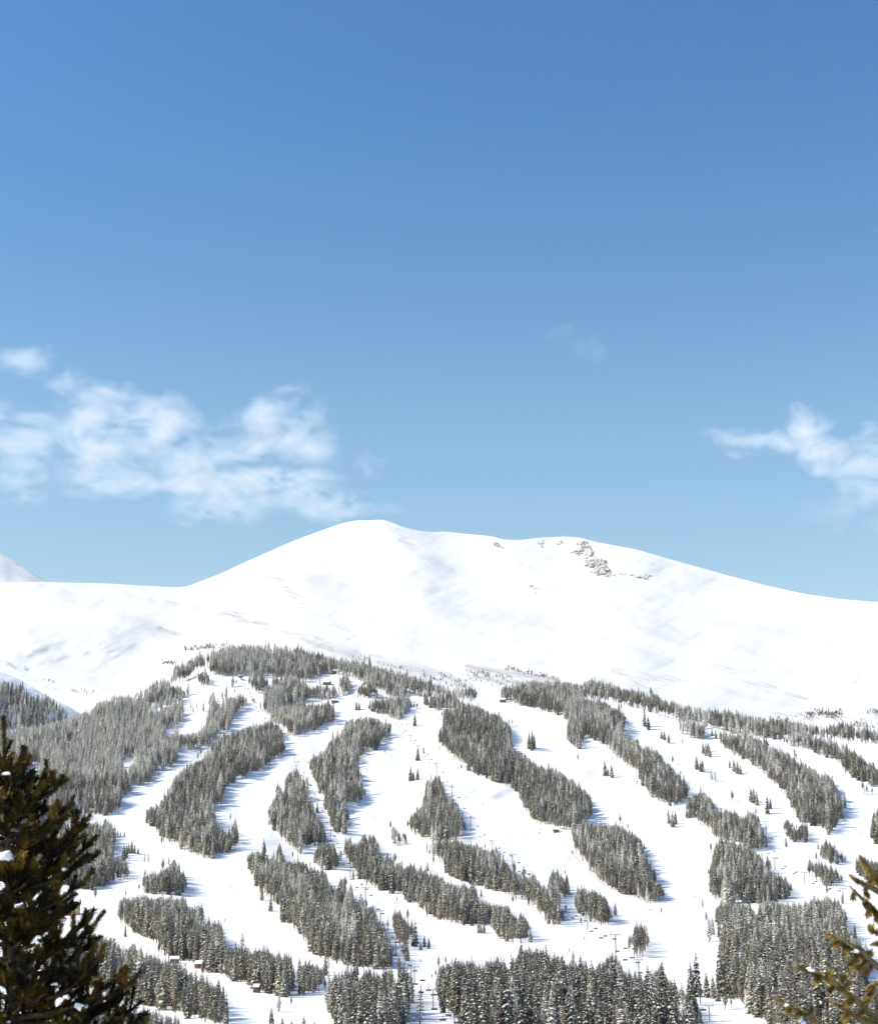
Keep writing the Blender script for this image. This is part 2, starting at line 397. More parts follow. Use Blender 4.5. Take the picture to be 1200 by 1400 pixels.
# ------------------------------------------------------------------ stands of trees (outlines as seen, photo pixels)
STANDS = {
 'west_wood': ('0,1000 54,992 98,980 122,972 135,960 150,958 157,950 180,952 200,942 212,931 226,929 238,938 250,938 254,953 240,958 226,962 205,968 199,974 212,972 226,967 240,963 250,956 253,980 246,992 235,1004 255,1004 274,999 282,990 285,975 288,950 292,950 297,962 304,966 307,953 318,953 330,949 338,954 337,968 325,975 318,985 322,990 312,1000 300,1006 289,1016 285,1023 268,1025 258,1030 255,1022 245,1028 243,1045 232,1050 225,1054 222,1048 215,1050 213,1062 207,1064 204,1075 192,1076 182,1072 181,1087 166,1088 166,1102 158,1112 144,1116 128,1113 114,1112 124,1122 100,1122 60,1135 0,1140 -80,1140 -80,1010', 'broad grey-green wood on the left side'),
 'lower_left_wood': ('40,1128 100,1128 115,1122 125,1126 140,1128 146,1118 150,1128 155,1140 154,1155 153,1175 165,1176 172,1178 177,1193 175,1206 160,1203 148,1210 130,1218 115,1216 100,1212 40,1200', 'wood beside the big dark pine'),
 'two_run_wood': ('289,1016 300,1008 320,1000 345,992 362,989 372,985 380,990 385,1003 390,1020 390,1033 377,1037 367,1050 350,1058 340,1063 325,1065 318,1072 310,1080 305,1090 303,1103 290,1107 290,1117 296,1130 308,1137 317,1142 321,1118 325,1135 326,1160 310,1170 290,1174 275,1173 262,1170 245,1162 240,1155 233,1151 225,1155 221,1147 213,1135 207,1130 200,1128 200,1108 212,1103 228,1094 230,1080 243,1058 258,1045 275,1040 289,1028', 'long wood between the two left runs'),
 'small_island_a': ('193,1205 195,1200 205,1197 210,1192 214,1197 225,1190 232,1187 238,1176 243,1187 250,1195 256,1205 257,1220 252,1226 235,1224 215,1224 200,1222 193,1218', 'small pointed island of trees on the left run'),
 'left_strip': ('162,1236 165,1232 175,1230 190,1230 198,1226 205,1230 218,1230 230,1230 240,1232 252,1228 254,1242 262,1245 272,1240 277,1258 279,1266 290,1268 294,1262 300,1268 306,1275 306,1292 300,1300 335,1300 345,1305 367,1302 375,1310 385,1312 393,1306 400,1318 404,1335 402,1355 395,1364 383,1364 375,1362 360,1357 345,1350 330,1344 318,1342 300,1334 285,1329 272,1318 250,1316 232,1312 224,1308 215,1290 200,1284 188,1276 180,1270 165,1264 162,1252', 'long strip of trees above the cabins'),
 'left_knot': ('408,1345 412,1325 417,1315 425,1322 435,1325 442,1322 446,1345 445,1357 430,1362 415,1364 409,1360', 'compact knot of trees at the end of the long strip'),
 'bottom_left_wood': ('60,1300 105,1290 120,1282 135,1285 150,1288 158,1292 165,1303 180,1298 190,1303 195,1315 205,1312 215,1313 220,1325 228,1317 235,1318 240,1320 248,1330 262,1335 275,1342 285,1346 292,1352 297,1346 303,1358 309,1372 308,1388 318,1395 324,1404 300,1404 288,1400 270,1397 255,1393 240,1386 220,1382 205,1377 190,1374 160,1364 130,1352 60,1340', 'wood below the cabins near the bottom left'),
 'bottom_left_corner': ('100,1375 150,1380 195,1385 215,1388 235,1392 245,1402 250,1440 100,1440', 'corner wood along the bottom left edge'),
 'wedge_wood': ('366,1118 370,1105 375,1092 378,1080 381,1073 385,1083 392,1080 393,1058 398,1055 406,1051 410,1060 413,1067 420,1068 422,1085 415,1090 415,1095 420,1093 425,1100 430,1112 437,1125 443,1130 446,1145 443,1155 430,1160 412,1160 411,1168 405,1168 400,1160 390,1155 385,1148 375,1138 368,1130', 'pear shaped stand left of the lift line'),
 'lift_knot': ('429,1170 433,1160 440,1155 455,1155 460,1165 465,1175 463,1190 450,1190 437,1187 430,1180', 'little knot of trees beside the lift line'),
 'mid_left_wood': ('338,1180 341,1168 350,1166 358,1168 367,1174 378,1172 382,1155 388,1175 400,1182 415,1180 422,1190 430,1190 438,1195 442,1187 446,1205 455,1215 461,1222 467,1203 473,1225 476,1240 478,1208 484,1230 485,1240 494,1230 498,1245 505,1240 510,1245 515,1258 520,1268 525,1275 530,1290 536,1300 538,1320 530,1327 500,1325 490,1322 470,1320 450,1315 435,1309 425,1302 420,1292 412,1282 405,1272 395,1264 385,1262 384,1245 378,1237 365,1225 358,1222 352,1220 349,1212 348,1197 340,1192', 'big sloping wood left of the chairlift'),
 'upper_mid_wood': ('422,1040 430,1035 437,1030 446,1025 450,1015 455,1010 465,1005 470,992 475,985 490,983 500,980 510,982 518,983 525,990 533,988 534,1000 532,1010 522,1015 520,1025 505,1028 497,1030 494,1040 487,1050 487,1060 490,1075 500,1078 501,1095 490,1100 480,1102 473,1100 472,1115 476,1125 474,1140 462,1142 458,1148 456,1135 450,1120 446,1105 444,1095 437,1085 432,1070 427,1060 422,1050', 'tall tapering wood above the lift line'),
 'centre_strip': ('470,1165 473,1150 478,1146 484,1155 492,1152 498,1140 503,1152 509,1143 514,1150 518,1165 520,1175 528,1175 529,1162 535,1178 540,1188 546,1180 553,1190 562,1182 568,1190 575,1190 585,1195 595,1198 605,1205 615,1210 630,1213 638,1210 645,1218 648,1208 651,1225 652,1235 665,1235 680,1240 692,1240 700,1250 705,1258 712,1250 718,1258 723,1262 726,1275 722,1287 705,1291 690,1288 680,1278 672,1268 660,1265 635,1267 618,1262 600,1259 582,1256 578,1244 565,1238 550,1225 530,1221 500,1209 490,1201 485,1192 478,1182 470,1174', 'long slanting strip of trees in the middle'),
 'cone_wood': ('557,1135 560,1120 570,1108 580,1100 581,1080 584,1065 590,1068 594,1062 597,1058 603,1067 608,1080 610,1088 620,1093 625,1105 632,1120 638,1130 638,1142 625,1150 605,1150 590,1151 575,1145 560,1141', 'cone shaped stand at the centre'),
 'tiny_island': ('534,1148 537,1130 540,1135 543,1133 547,1142 553,1137 558,1148 557,1157 545,1158 536,1155', 'tiny island just left of the cone shaped stand'),
 'second_strip': ('586,1160 590,1152 600,1150 620,1148 640,1155 650,1157 660,1160 672,1165 678,1158 682,1172 690,1178 697,1190 705,1195 713,1195 718,1200 724,1203 730,1196 736,1212 744,1215 750,1220 752,1205 757,1191 762,1200 765,1208 770,1205 774,1196 778,1210 782,1222 775,1227 763,1227 762,1240 770,1245 771,1260 762,1264 758,1272 755,1267 748,1262 740,1252 730,1242 722,1239 721,1230 705,1230 690,1223 670,1216 650,1211 635,1208 625,1203 613,1196 608,1186 598,1178 590,1170', 'second slanting strip right of centre'),
 'round_island': ('784,1238 786,1225 793,1218 797,1215 803,1222 812,1220 820,1225 826,1228 830,1237 837,1250 837,1264 825,1266 810,1263 800,1257 795,1252 788,1245', 'rounded island of trees under the red fence'),
 'great_wood': ('600,1010 601,992 604,1000 607,985 608,970 614,965 620,960 628,955 634,962 650,965 662,970 670,975 680,978 690,985 698,995 699,1005 698,1018 705,1025 715,1030 725,1040 735,1048 745,1050 760,1050 768,1058 775,1067 783,1065 787,1075 795,1080 805,1087 809,1098 809,1115 805,1125 795,1131 785,1137 765,1137 750,1130 735,1127 728,1121 722,1113 715,1102 710,1087 700,1079 685,1072 670,1067 655,1062 643,1057 636,1047 625,1042 615,1032 605,1024', 'great dark wood right of centre'),
 'fence_wood': ('782,1140 790,1130 800,1125 815,1128 840,1128 852,1132 862,1142 872,1145 880,1160 883,1175 888,1182 893,1195 895,1208 903,1210 908,1225 905,1234 890,1236 875,1231 860,1227 845,1221 830,1211 820,1204 808,1193 797,1181 788,1166 783,1153', 'oval wood bordered by the red fence'),
 'right_upper_wood': ('684,957 685,940 700,938 712,934 730,930 750,932 770,932 785,934 800,938 806,950 812,955 828,960 837,968 844,970 846,962 850,974 855,985 855,996 850,1002 856,1008 858,1000 863,1013 870,1012 878,1025 883,1018 895,1027 903,1033 906,1042 915,1045 925,1058 932,1070 943,1073 943,1085 938,1098 918,1103 900,1097 885,1086 876,1071 873,1056 860,1049 850,1043 838,1031 826,1019 806,1011 794,1009 793,1024 787,1029 776,1018 776,1000 778,990 766,979 740,974 728,968 712,966 700,962', 'wood below the tree line on the right'),
 'treeline_right': ('795,935 808,933 820,936 835,940 850,945 865,948 875,950 890,955 892,951 905,960 920,965 935,970 950,970 962,975 985,975 1000,980 1010,979 1030,985 1045,987 1065,987 1080,990 1100,993 1115,997 1125,1000 1135,997 1145,995 1155,992 1165,995 1170,1003 1185,1000 1200,1005 1260,1013 1260,1034 1200,1018 1175,1017 1150,1014 1120,1012 1100,1010 1088,1008 1075,1010 1064,1015 1046,1011 1020,1007 1000,1002 980,998 960,994 940,989 920,983 900,978 885,976 870,969 850,964 825,959 800,956', 'tree line on the right below the white bowl'),
 'right_strip': ('1060,1012 1088,1008 1112,1010 1122,1016 1136,1015 1147,1027 1158,1023 1168,1037 1186,1046 1200,1056 1260,1080 1260,1108 1200,1080 1180,1071 1160,1062 1150,1053 1143,1044 1126,1035 1110,1027 1088,1023 1064,1016', 'thin strip of trees at the far right'),
 'right_tongue': ('978,1005 985,1000 1000,1003 1010,1005 1025,1005 1040,1012 1048,1018 1060,1022 1070,1028 1078,1030 1085,1038 1095,1043 1105,1048 1115,1053 1122,1065 1130,1058 1138,1065 1143,1080 1148,1090 1155,1105 1154,1120 1145,1125 1140,1133 1135,1143 1128,1137 1120,1132 1105,1129 1090,1122 1085,1114 1080,1102 1075,1087 1065,1080 1058,1073 1050,1064 1040,1054 1030,1052 1020,1044 1008,1037 998,1030 985,1023', 'tongue shaped wood on the upper right'),
 'right_sliver': ('926,990 930,985 940,990 950,992 955,990 963,997 965,1009 960,1013 945,1010 930,1004', 'short sliver of trees on the right run'),
 'right_link': ('937,1100 943,1090 952,1085 962,1084 970,1092 977,1100 982,1110 990,1115 993,1108 1000,1112 1008,1110 1012,1118 1018,1120 1022,1110 1030,1112 1036,1117 1038,1130 1047,1145 1048,1160 1035,1164 1015,1162 1000,1157 985,1151 975,1145 970,1135 960,1130 953,1127 950,1122 940,1119', 'bushy wood on the right with two flat topped tufts'),
 'right_block': ('979,1155 985,1148 1000,1150 1015,1158 1030,1162 1038,1170 1043,1183 1047,1190 1058,1195 1065,1200 1075,1200 1080,1210 1080,1227 1075,1234 1060,1235 1035,1236 1020,1236 1000,1237 985,1234 975,1232 970,1217 972,1195 974,1180', 'blocky wood right of the wide white run'),
 'right_big_wood': ('976,1255 980,1240 990,1235 1005,1238 1015,1243 1023,1238 1030,1245 1035,1255 1037,1264 1039,1245 1042,1235 1055,1238 1075,1238 1095,1240 1105,1236 1115,1232 1135,1232 1148,1235 1150,1250 1155,1268 1160,1278 1165,1285 1175,1290 1185,1310 1188,1335 1180,1340 1182,1352 1200,1352 1260,1340 1260,1440 1070,1440 1058,1408 1045,1394 1027,1391 1020,1380 1012,1372 995,1365 985,1364 983,1350 983,1320 985,1300 990,1285 985,1275', 'big dense wood in the lower right behind the fir branches'),
 'bottom_centre_wood': ('596,1340 599,1328 608,1320 615,1325 620,1322 625,1318 635,1320 640,1325 643,1315 650,1320 658,1330 665,1317 672,1320 680,1318 685,1315 692,1325 697,1335 700,1340 703,1322 706,1315 710,1302 715,1300 722,1302 735,1305 745,1302 750,1310 755,1318 760,1308 767,1318 775,1322 780,1320 790,1325 798,1318 805,1325 815,1328 822,1320 828,1318 835,1312 845,1315 850,1325 856,1335 865,1338 875,1338 883,1345 888,1332 895,1340 900,1330 903,1322 908,1332 912,1345 920,1348 928,1358 938,1362 946,1358 952,1370 958,1385 960,1400 965,1450 640,1450 632,1397 622,1390 610,1380 600,1367 596,1354', 'tall wood along the bottom edge at centre right'),
 'bottom_mid_wood': ('446,1365 450,1350 458,1335 465,1348 473,1325 477,1340 485,1326 490,1345 498,1335 505,1328 510,1345 515,1335 522,1345 528,1330 533,1325 537,1345 545,1352 546,1335 552,1332 560,1335 564,1350 563,1372 556,1388 552,1404 548,1450 470,1450 460,1402 452,1387', 'spiky wood along the bottom edge left of the lift'),
 'lift_clump': ('535,1260 537,1248 545,1250 550,1258 556,1262 562,1268 560,1292 555,1302 547,1297 540,1282', 'thin brownish clump right of the lift towers'),
 'bare_clump': ('855,1290 858,1280 866,1278 870,1268 877,1266 884,1275 887,1295 885,1308 872,1311 862,1304', 'brown half bare clump alone on the wide run'),
 'right_isle_a': ('1073,1135 1076,1118 1080,1132 1090,1134 1096,1128 1104,1126 1107,1140 1103,1153 1090,1155 1078,1151', 'small frosted isle below the tongue shaped wood'),
 'right_isle_b': ('1119,1165 1122,1158 1130,1150 1138,1158 1148,1165 1156,1172 1155,1182 1135,1182 1122,1177', 'low frosted isle on the right run'),
 'right_isle_c': ('1105,1185 1107,1175 1113,1182 1120,1180 1130,1185 1140,1190 1150,1195 1153,1208 1145,1214 1128,1213 1115,1204 1106,1199', 'rounded isle left of the fir branch tips'),
 'right_isle_d': ('1168,1180 1175,1175 1190,1178 1250,1185 1250,1208 1185,1207 1170,1194', 'frosted trees behind the upper fir branch'),
 'right_isle_e': ('1190,1145 1193,1125 1197,1110 1202,1105 1260,1110 1260,1165 1195,1157', 'trees cut by the right edge'),
 'treeline_mid': ('284,905 284,900 290,893 300,890 312,887 325,885 345,884 360,887 375,888 390,890 405,890 420,893 435,897 450,902 470,905 490,907 500,912 520,917 540,922 555,925 570,930 580,935 600,940 610,945 620,946 632,945 645,945 652,952 650,960 620,957 600,954 575,954 560,952 545,955 530,952 520,947 505,940 490,932 475,928 460,924 447,924 435,927 425,932 420,934 400,934 388,927 340,926 310,927 286,924', 'dark tree line under the summit'),
 'tl_b': ('340,925 350,922 358,928 366,932 367,942 355,950 347,947 340,940', 'knot of trees below the tree line'),
 'tl_c': ('360,960 362,950 372,945 372,932 380,930 386,938 390,925 400,925 410,930 419,940 420,943 433,943 440,942 465,944 466,957 440,958 420,960 400,965 385,971 372,976 365,979 360,972', 'dark trees above the cat track'),
 'tl_d': ('463,945 466,930 475,925 480,938 482,949 470,953', 'few trees beside the upper lodge'),
 'tl_e': ('488,956 490,942 497,940 505,942 515,945 518,955 505,957', 'few trees right of the upper lodge'),
 'tl_f': ('506,972 508,960 515,960 530,957 545,955 555,955 561,962 561,972 555,980 545,986 535,982 525,980 512,975', 'small wood at the top of the centre run'),
 'tl_g': ('578,964 580,950 586,960 592,955 600,953 615,953 625,955 632,962 626,967 610,970 597,974 588,972 583,968', 'trees at the head of the great wood'),
 'tl_h': ('366,975 380,972 395,968 410,966 414,962 420,968 440,965 450,965 455,970 458,980 458,993 451,995 449,987 440,995 430,1001 415,1006 405,1009 395,1006 388,997 380,992 372,987', 'wood under the cat track'),
 'ridge_a': ('233,935 237,922 243,912 250,912 255,910 261,903 264,905 268,900 275,897 280,905 282,913 275,917 265,920 260,931 245,934 238,937', 'trees climbing the left ridge'),
 'ridge_b': ('271,939 273,925 279,918 284,928 289,935 285,941', 'few trees on the left ridge'),
}
HOLES = ['12,1065 33,1055 54,1046 55,1060 30,1069', '89,1022 98,1017 99,1023 92,1026', '157,1049 168,1041 185,1032 187,1039 176,1051', '460,1243 468,1239 478,1241 477,1246 466,1246',
         '100,1108 106,1100 114,1098 113,1107', '222,1004 232,997 238,996 238,1003 230,1008']
SPUR_POLY = '0,928 15,930 20,937 25,930 30,932 33,945 45,950 58,947 70,953 80,960 88,965 95,972 98,984 80,992 54,997 0,1004 -80,1010 -80,905'
# single trees and small clumps: name -> (label phrase, [(px, py of foot, height px), ...])
CLUMPS = {
 'c01': ('tall dark conifer of the lone pair high on the right run under the tree line', [(881, 993, 27), (886, 998, 21)]),
 'c02': ('low bushy conifer of the trio below the lone pair on the upper right run', [(904, 1010, 13), (908, 1012, 14), (914, 1016, 15)]),
 'c03': ('stubby conifer in the dense round clump at the end of the short sliver of trees', [(961, 1030, 16), (965, 1033, 18), (970, 1035, 16), (968, 1028, 14)]),
 'c04': ('conifer of the small three pointed clump in the middle of the upper right run', [(952, 1052, 19), (957, 1055, 14), (960, 1055, 18)]),
 'c05': ('short frosted conifer of the pair just below the three pointed clump', [(972, 1066, 15), (977, 1069, 17)]),
 'c06': ('conifer of the clump of four just left of the tongue shaped wood', [(997, 1050, 12), (1003, 1055, 18), (1008, 1058, 18), (1012, 1059, 14)]),
 'c07': ('slender single tree alone on the white run left of the flat topped trio', [(1001, 1096, 17)]),
 'c08': ('conifer of the flat topped trio in the middle of the right run', [(1026, 1096, 20), (1030, 1098, 22), (1034, 1101, 20)]),
 'c09': ('teardrop conifer of the dark pair above the small frosted isle', [(1049, 1113, 25), (1053, 1106, 16)]),
 'c10': ('tree of the little trio out on the wide run below the right hand wood', [(827, 1061, 24), (831, 1061, 12), (836, 1063, 19)]),
 'c11': ('dark conifer of the tight trio alone on the white run beside the great wood', [(723, 1024, 24), (727, 1026, 29), (730, 1024, 21)]),
 'c12': ('rounded conifer of the small trio at the foot of the right hand wood', [(914, 1126, 17), (919, 1131, 22), (923, 1127, 19)]),
 'c13': ('slim dark conifer of the close pair on the far left run', [(169, 1177, 23), (173, 1173, 19)]),
 'c14': ('small conifer of the loose clump on the far left run', [(176, 1167, 15), (180, 1167, 18), (184, 1167, 13), (189, 1168, 9)]),
 'c15': ('brown bare shrub of the pair on the left run above the pointed island', [(198, 1180, 13), (203, 1180, 13)]),
 'c16': ('snowy conifer standing alone below the end of the long strip of trees', [(381, 1384, 26)]),
 'c17': ('green pointed conifer alone at the bottom edge on the left run', [(371, 1404, 26)]),
 'c18': ('slim spire rising from the top of the big sloping wood, left of the chairlift', [(361, 1170, 23)]),
 'c19': ('snowy slim conifer at the left foot of the big sloping wood', [(358, 1231, 18), (370, 1246, 20)]),
 'c20': ('tall sparse brown conifer standing beside the lift line at the bottom edge', [(574, 1404, 54)]),
 'c21': ('dark slim conifer of the spread group right of the brownish lift clump', [(567, 1294, 33), (580, 1295, 16), (586, 1297, 15), (575, 1299, 10)]),
 'c22': ('slender snowy tree beside the lift towers above the spiky bottom wood', [(546, 1331, 27)]),
 'c23': ('large snow laden spruce of the pair rising above the lower right run', [(952, 1363, 56), (945, 1362, 44)]),
 'c24': ('thin conifer of the short row between the large spruces and the big wood', [(966, 1364, 33), (975, 1365, 30), (981, 1369, 12)]),
 'c25': ('snowy slim tree at the left margin of the blocky wood', [(960, 1241, 14), (965, 1258, 13), (969, 1288, 32), (974, 1281, 26)]),
 'c26': ('thin lone tree high on the centre run', [(567, 993, 18)]),
 'c27': ('thin tree of the scattered few along the upper lift line', [(571, 1040, 20), (579, 1030, 9), (561, 1068, 22), (565, 1067, 14), (571, 1066, 17)]),
 'c28': ('small tree of the sparse few on the snow left of the tree line lift', [(291, 960, 18), (304, 957, 13), (309, 957, 22), (318, 940, 19), (257, 951, 20), (261, 968, 8), (264, 975, 10), (269, 968, 9), (278, 973, 14)]),
 'c29': ('small conifer of the pair under the upper lodge', [(487, 971, 14), (491, 971, 13)]),
 'c30': ('small round bush at the top of the centre run', [(566, 969, 9), (570, 969, 9)]),
 'c31': ('fuzzy conifer of the pair at the left shoulder of the tall tapering wood', [(455, 1012, 14), (460, 1013, 14)]),
 'c32': ('small tree of the pair on the upper right run near the tongue shaped wood', [(973, 1006, 11), (978, 1010, 13)]),
 'c33': ('treetop poking up along the bottom edge between the left run and the spiky wood', [(386, 1414, 22), (398, 1418, 22), (415, 1415, 24), (430, 1420, 22)]),
 'c34': ('small frosted tree of the loose few left of the first big left wood', [(157, 1145, 18), (161, 1145, 12), (165, 1145, 9), (170, 1146, 10)]),
}


def poly(s): return np.array([[float(a) for a in p.split(',')] for p in s.split()])


RX0, RY0, RS = -120, 860, 2        # raster of stand ids, RS samples per photo pixel
RW, RH = 1440 * RS, 600 * RS
SID = np.zeros((RH, RW), np.int16)


def raster(P, val, target):
    x0, y0 = np.floor(P.min(0)); x1, y1 = np.ceil(P.max(0))
    i0 = max(0, int((x0 - RX0) * RS)); i1 = min(RW, int((x1 - RX0) * RS) + 1)
    j0 = max(0, int((y0 - RY0) * RS)); j1 = min(RH, int((y1 - RY0) * RS) + 1)
    X, Y = np.meshgrid(RX0 + (np.arange(i0, i1) + .5) / RS, RY0 + (np.arange(j0, j1) + .5) / RS)
    ins = np.zeros(X.shape, bool)
    Q = np.roll(P, -1, 0)
    for (ax, ay), (bx, by) in zip(P, Q):
        if ay == by: continue
        c = ((ay > Y) != (by > Y)) & (X < (bx - ax) * (Y - ay) / (by - ay) + ax)
        ins ^= c
    target[j0:j1, i0:i1][ins] = val


NAMES = list(STANDS)
for i, k in enumerate(NAMES): raster(poly(STANDS[k][0]), i + 1, SID)
for h in HOLES: raster(poly(h), 0, SID)
SID3 = np.zeros((RH, RW), np.int16)
raster(poly(SPUR_POLY), 1, SID3)


def look(R, x, y):
    i = ((x - RX0) * RS).astype(int); j = ((y - RY0) * RS).astype(int)
    ok = (i >= 0) & (i < RW) & (j >= 0) & (j < RH)
    return np.where(ok, R[np.clip(j, 0, RH - 1), np.clip(i, 0, RW - 1)], 0)


# ------------------------------------------------------------------ tree models (about 18 m tall)
def tree_model(kind, rs):
    """returns crown (verts, faces, mat) and trunk MB for one conifer; crown slots: 0 needles, 1 snow"""
    rnd = random.Random(rs)
    cr = MB(); tr = MB()
    H = 18.0
    if kind in ('spruce', 'dark'): zb, R, nw, droop, snow = rnd.uniform(0.4, 1.2), rnd.uniform(1.9, 2.5), 27, 0.75, 0.42
    elif kind == 'pine': zb, R, nw, droop, snow = rnd.uniform(4.0, 6.5), rnd.uniform(1.5, 2.0), 23, 0.35, 0.38
    elif kind == 'frosted': zb, R, nw, droop, snow = rnd.uniform(1.0, 4.0), rnd.uniform(1.5, 2.1), 25, 0.5, 0.62
    else: zb, R, nw, droop, snow = rnd.uniform(3.0, 4.0), rnd.uniform(1.3, 1.7), 20, 0.2, 0.25
    lean = (rnd.uniform(-.25, .25), rnd.uniform(-.25, .25))
    def axis(z): return Vector((lean[0] * z / H, lean[1] * z / H, z))
    tr.tube([axis(-0.8), axis(H * .3), axis(H * .7), axis(H * .97)], [0.24, 0.19, 0.11, 0.03], 6)
    for w in range(nw):
        f = (w + rnd.uniform(-.3, .3)) / (nw - 1); f = min(max(f, 0), 1)
        z = zb + (H - zb) * f ** 0.95
        if kind == 'pine' or (kind == 'frosted' and rs % 2): rad = R * (min(1.0, 0.45 + 1.6 * f) * (1 - f ** 2.2)) + 0.12
        elif kind == 'bare': rad = R * (0.6 + 0.4 * (1 - f)) * (1 - f ** 3) + 0.1
        else: rad = R * (1 - f) ** 0.68 * (0.75 + 0.25 * min(1, f * 6)) + 0.12
        nb = 7 if f < 0.8 else 5
        if kind == 'bare': nb = 5
        a0 = rnd.uniform(0, 6.28)
        for b in range(nb):
            if rnd.random() < 0.08: continue
            a = a0 + 6.283 * b / nb + rnd.uniform(-.3, .3)
            L = rad * rnd.uniform(0.7, 1.25)
            zz = z + rnd.uniform(-.3, .3)
            d = Vector((math.cos(a), math.sin(a), 0)); s = Vector((-d.y, d.x, 0))
            dr = droop * rnd.uniform(.5, 1.4)
            root = axis(zz) + d * 0.05
            tip = axis(zz) + d * L + Vector((0, 0, -dr * L + (0.25 if f > .7 else 0)))
            mid = root.lerp(tip, 0.55) + Vector((0, 0, 0.12 * L)); wd = (0.26 + 0.24 * L) * rnd.uniform(.7, 1.2)
            hang = Vector((0, 0, -rnd.uniform(.25, .6) * (0.5 + .25 * L)))
            if kind == 'bare':
                cr.add([root, mid + s * wd * .35, tip, mid - s * wd * .35], [(0, 1, 2, 3)], 0)
                cr.add([root, mid + hang, tip + hang * .5, mid], [(0, 1, 2, 3)], 0)
            else:
                e1 = mid + s * wd + hang * .6; e2 = mid - s * wd + hang * .6
                cr.add([root, e1, tip, mid, e2], [(0, 1, 2, 3), (0, 3, 2, 4)], 0)
                # hanging spray under the limb and a side spray
                cr.add([mid, tip, tip + hang * .7, root.lerp(tip, .6) + hang * 1.2], [(0, 1, 2, 3)], 0)
                sgn = rnd.choice((-1, 1))
                cr.add([mid, mid + s * sgn * wd * 1.3 + d * .2 * L + hang * .8, tip + s * sgn * wd * .5 + hang * .2], [(0, 1, 2)], 0)
            if rnd.random() < snow * 1.35:
                o = Vector((0, 0, 0.05)) + d * 0.03
                k1 = rnd.uniform(.25, .5); k2 = rnd.uniform(.75, 1.05); ws = wd * rnd.uniform(.45, .95)
                r2 = root.lerp(tip, k1) + o + Vector((0, 0, .1 * L)); t2 = root.lerp(tip, k2) + o
                m2 = r2.lerp(t2, .5) + Vector((0, 0, 0.05))
                cr.add([r2, m2 + s * ws + hang * .3, t2 + hang * .15, m2 - s * ws + hang * .3], [(0, 1, 2, 3)], 1)
    # leader
    cr.add([axis(H - .9) + Vector((.14, 0, 0)), axis(H - .9) + Vector((-.08, .12, 0)), axis(H - .9) + Vector((-.08, -.12, 0)), axis(H + .35)], [(0, 1, 3), (1, 2, 3), (2, 0, 3)], 0)
    return cr, tr


KINDS = ['spruce'] * 4 + ['pine'] * 4 + ['frosted'] * 7 + ['bare'] * 2 + ['dark'] * 4
MODELS = []          # (kind, crown mesh, trunk mesh, joined object for the forest)
for i, k in enumerate(KINDS):
    cr, tr = tree_model(k, 100 + i)
    ndl = TWIGGY if k == 'bare' else (RIMED if k == 'frosted' else (DARKN if k == 'dark' else NEEDLE))
    co = cr.obj('crown', [ndl, FROST]); to = tr.obj('trunk', [BARK], None, True)
    j = MB(); j.v = list(cr.v); j.f = list(cr.f); j.m = list(cr.m); j.add(tr.v, tr.f, 2)
    jo = j.obj('forest_tree_shape', [ndl, FROST, BARK])
    MODELS.append((k, co.data, to.data, jo))
    for o in (co, to): bpy.data.objects.remove(o)
    COL.objects.unlink(jo)
IDX = {k: [i for i, q in enumerate(KINDS) if q == k] for k in set(KINDS)}

THIN = np.array([False] + [k.startswith(('treeline', 'tl_', 'ridge', 'right_strip', 'right_sliver')) for k in NAMES])

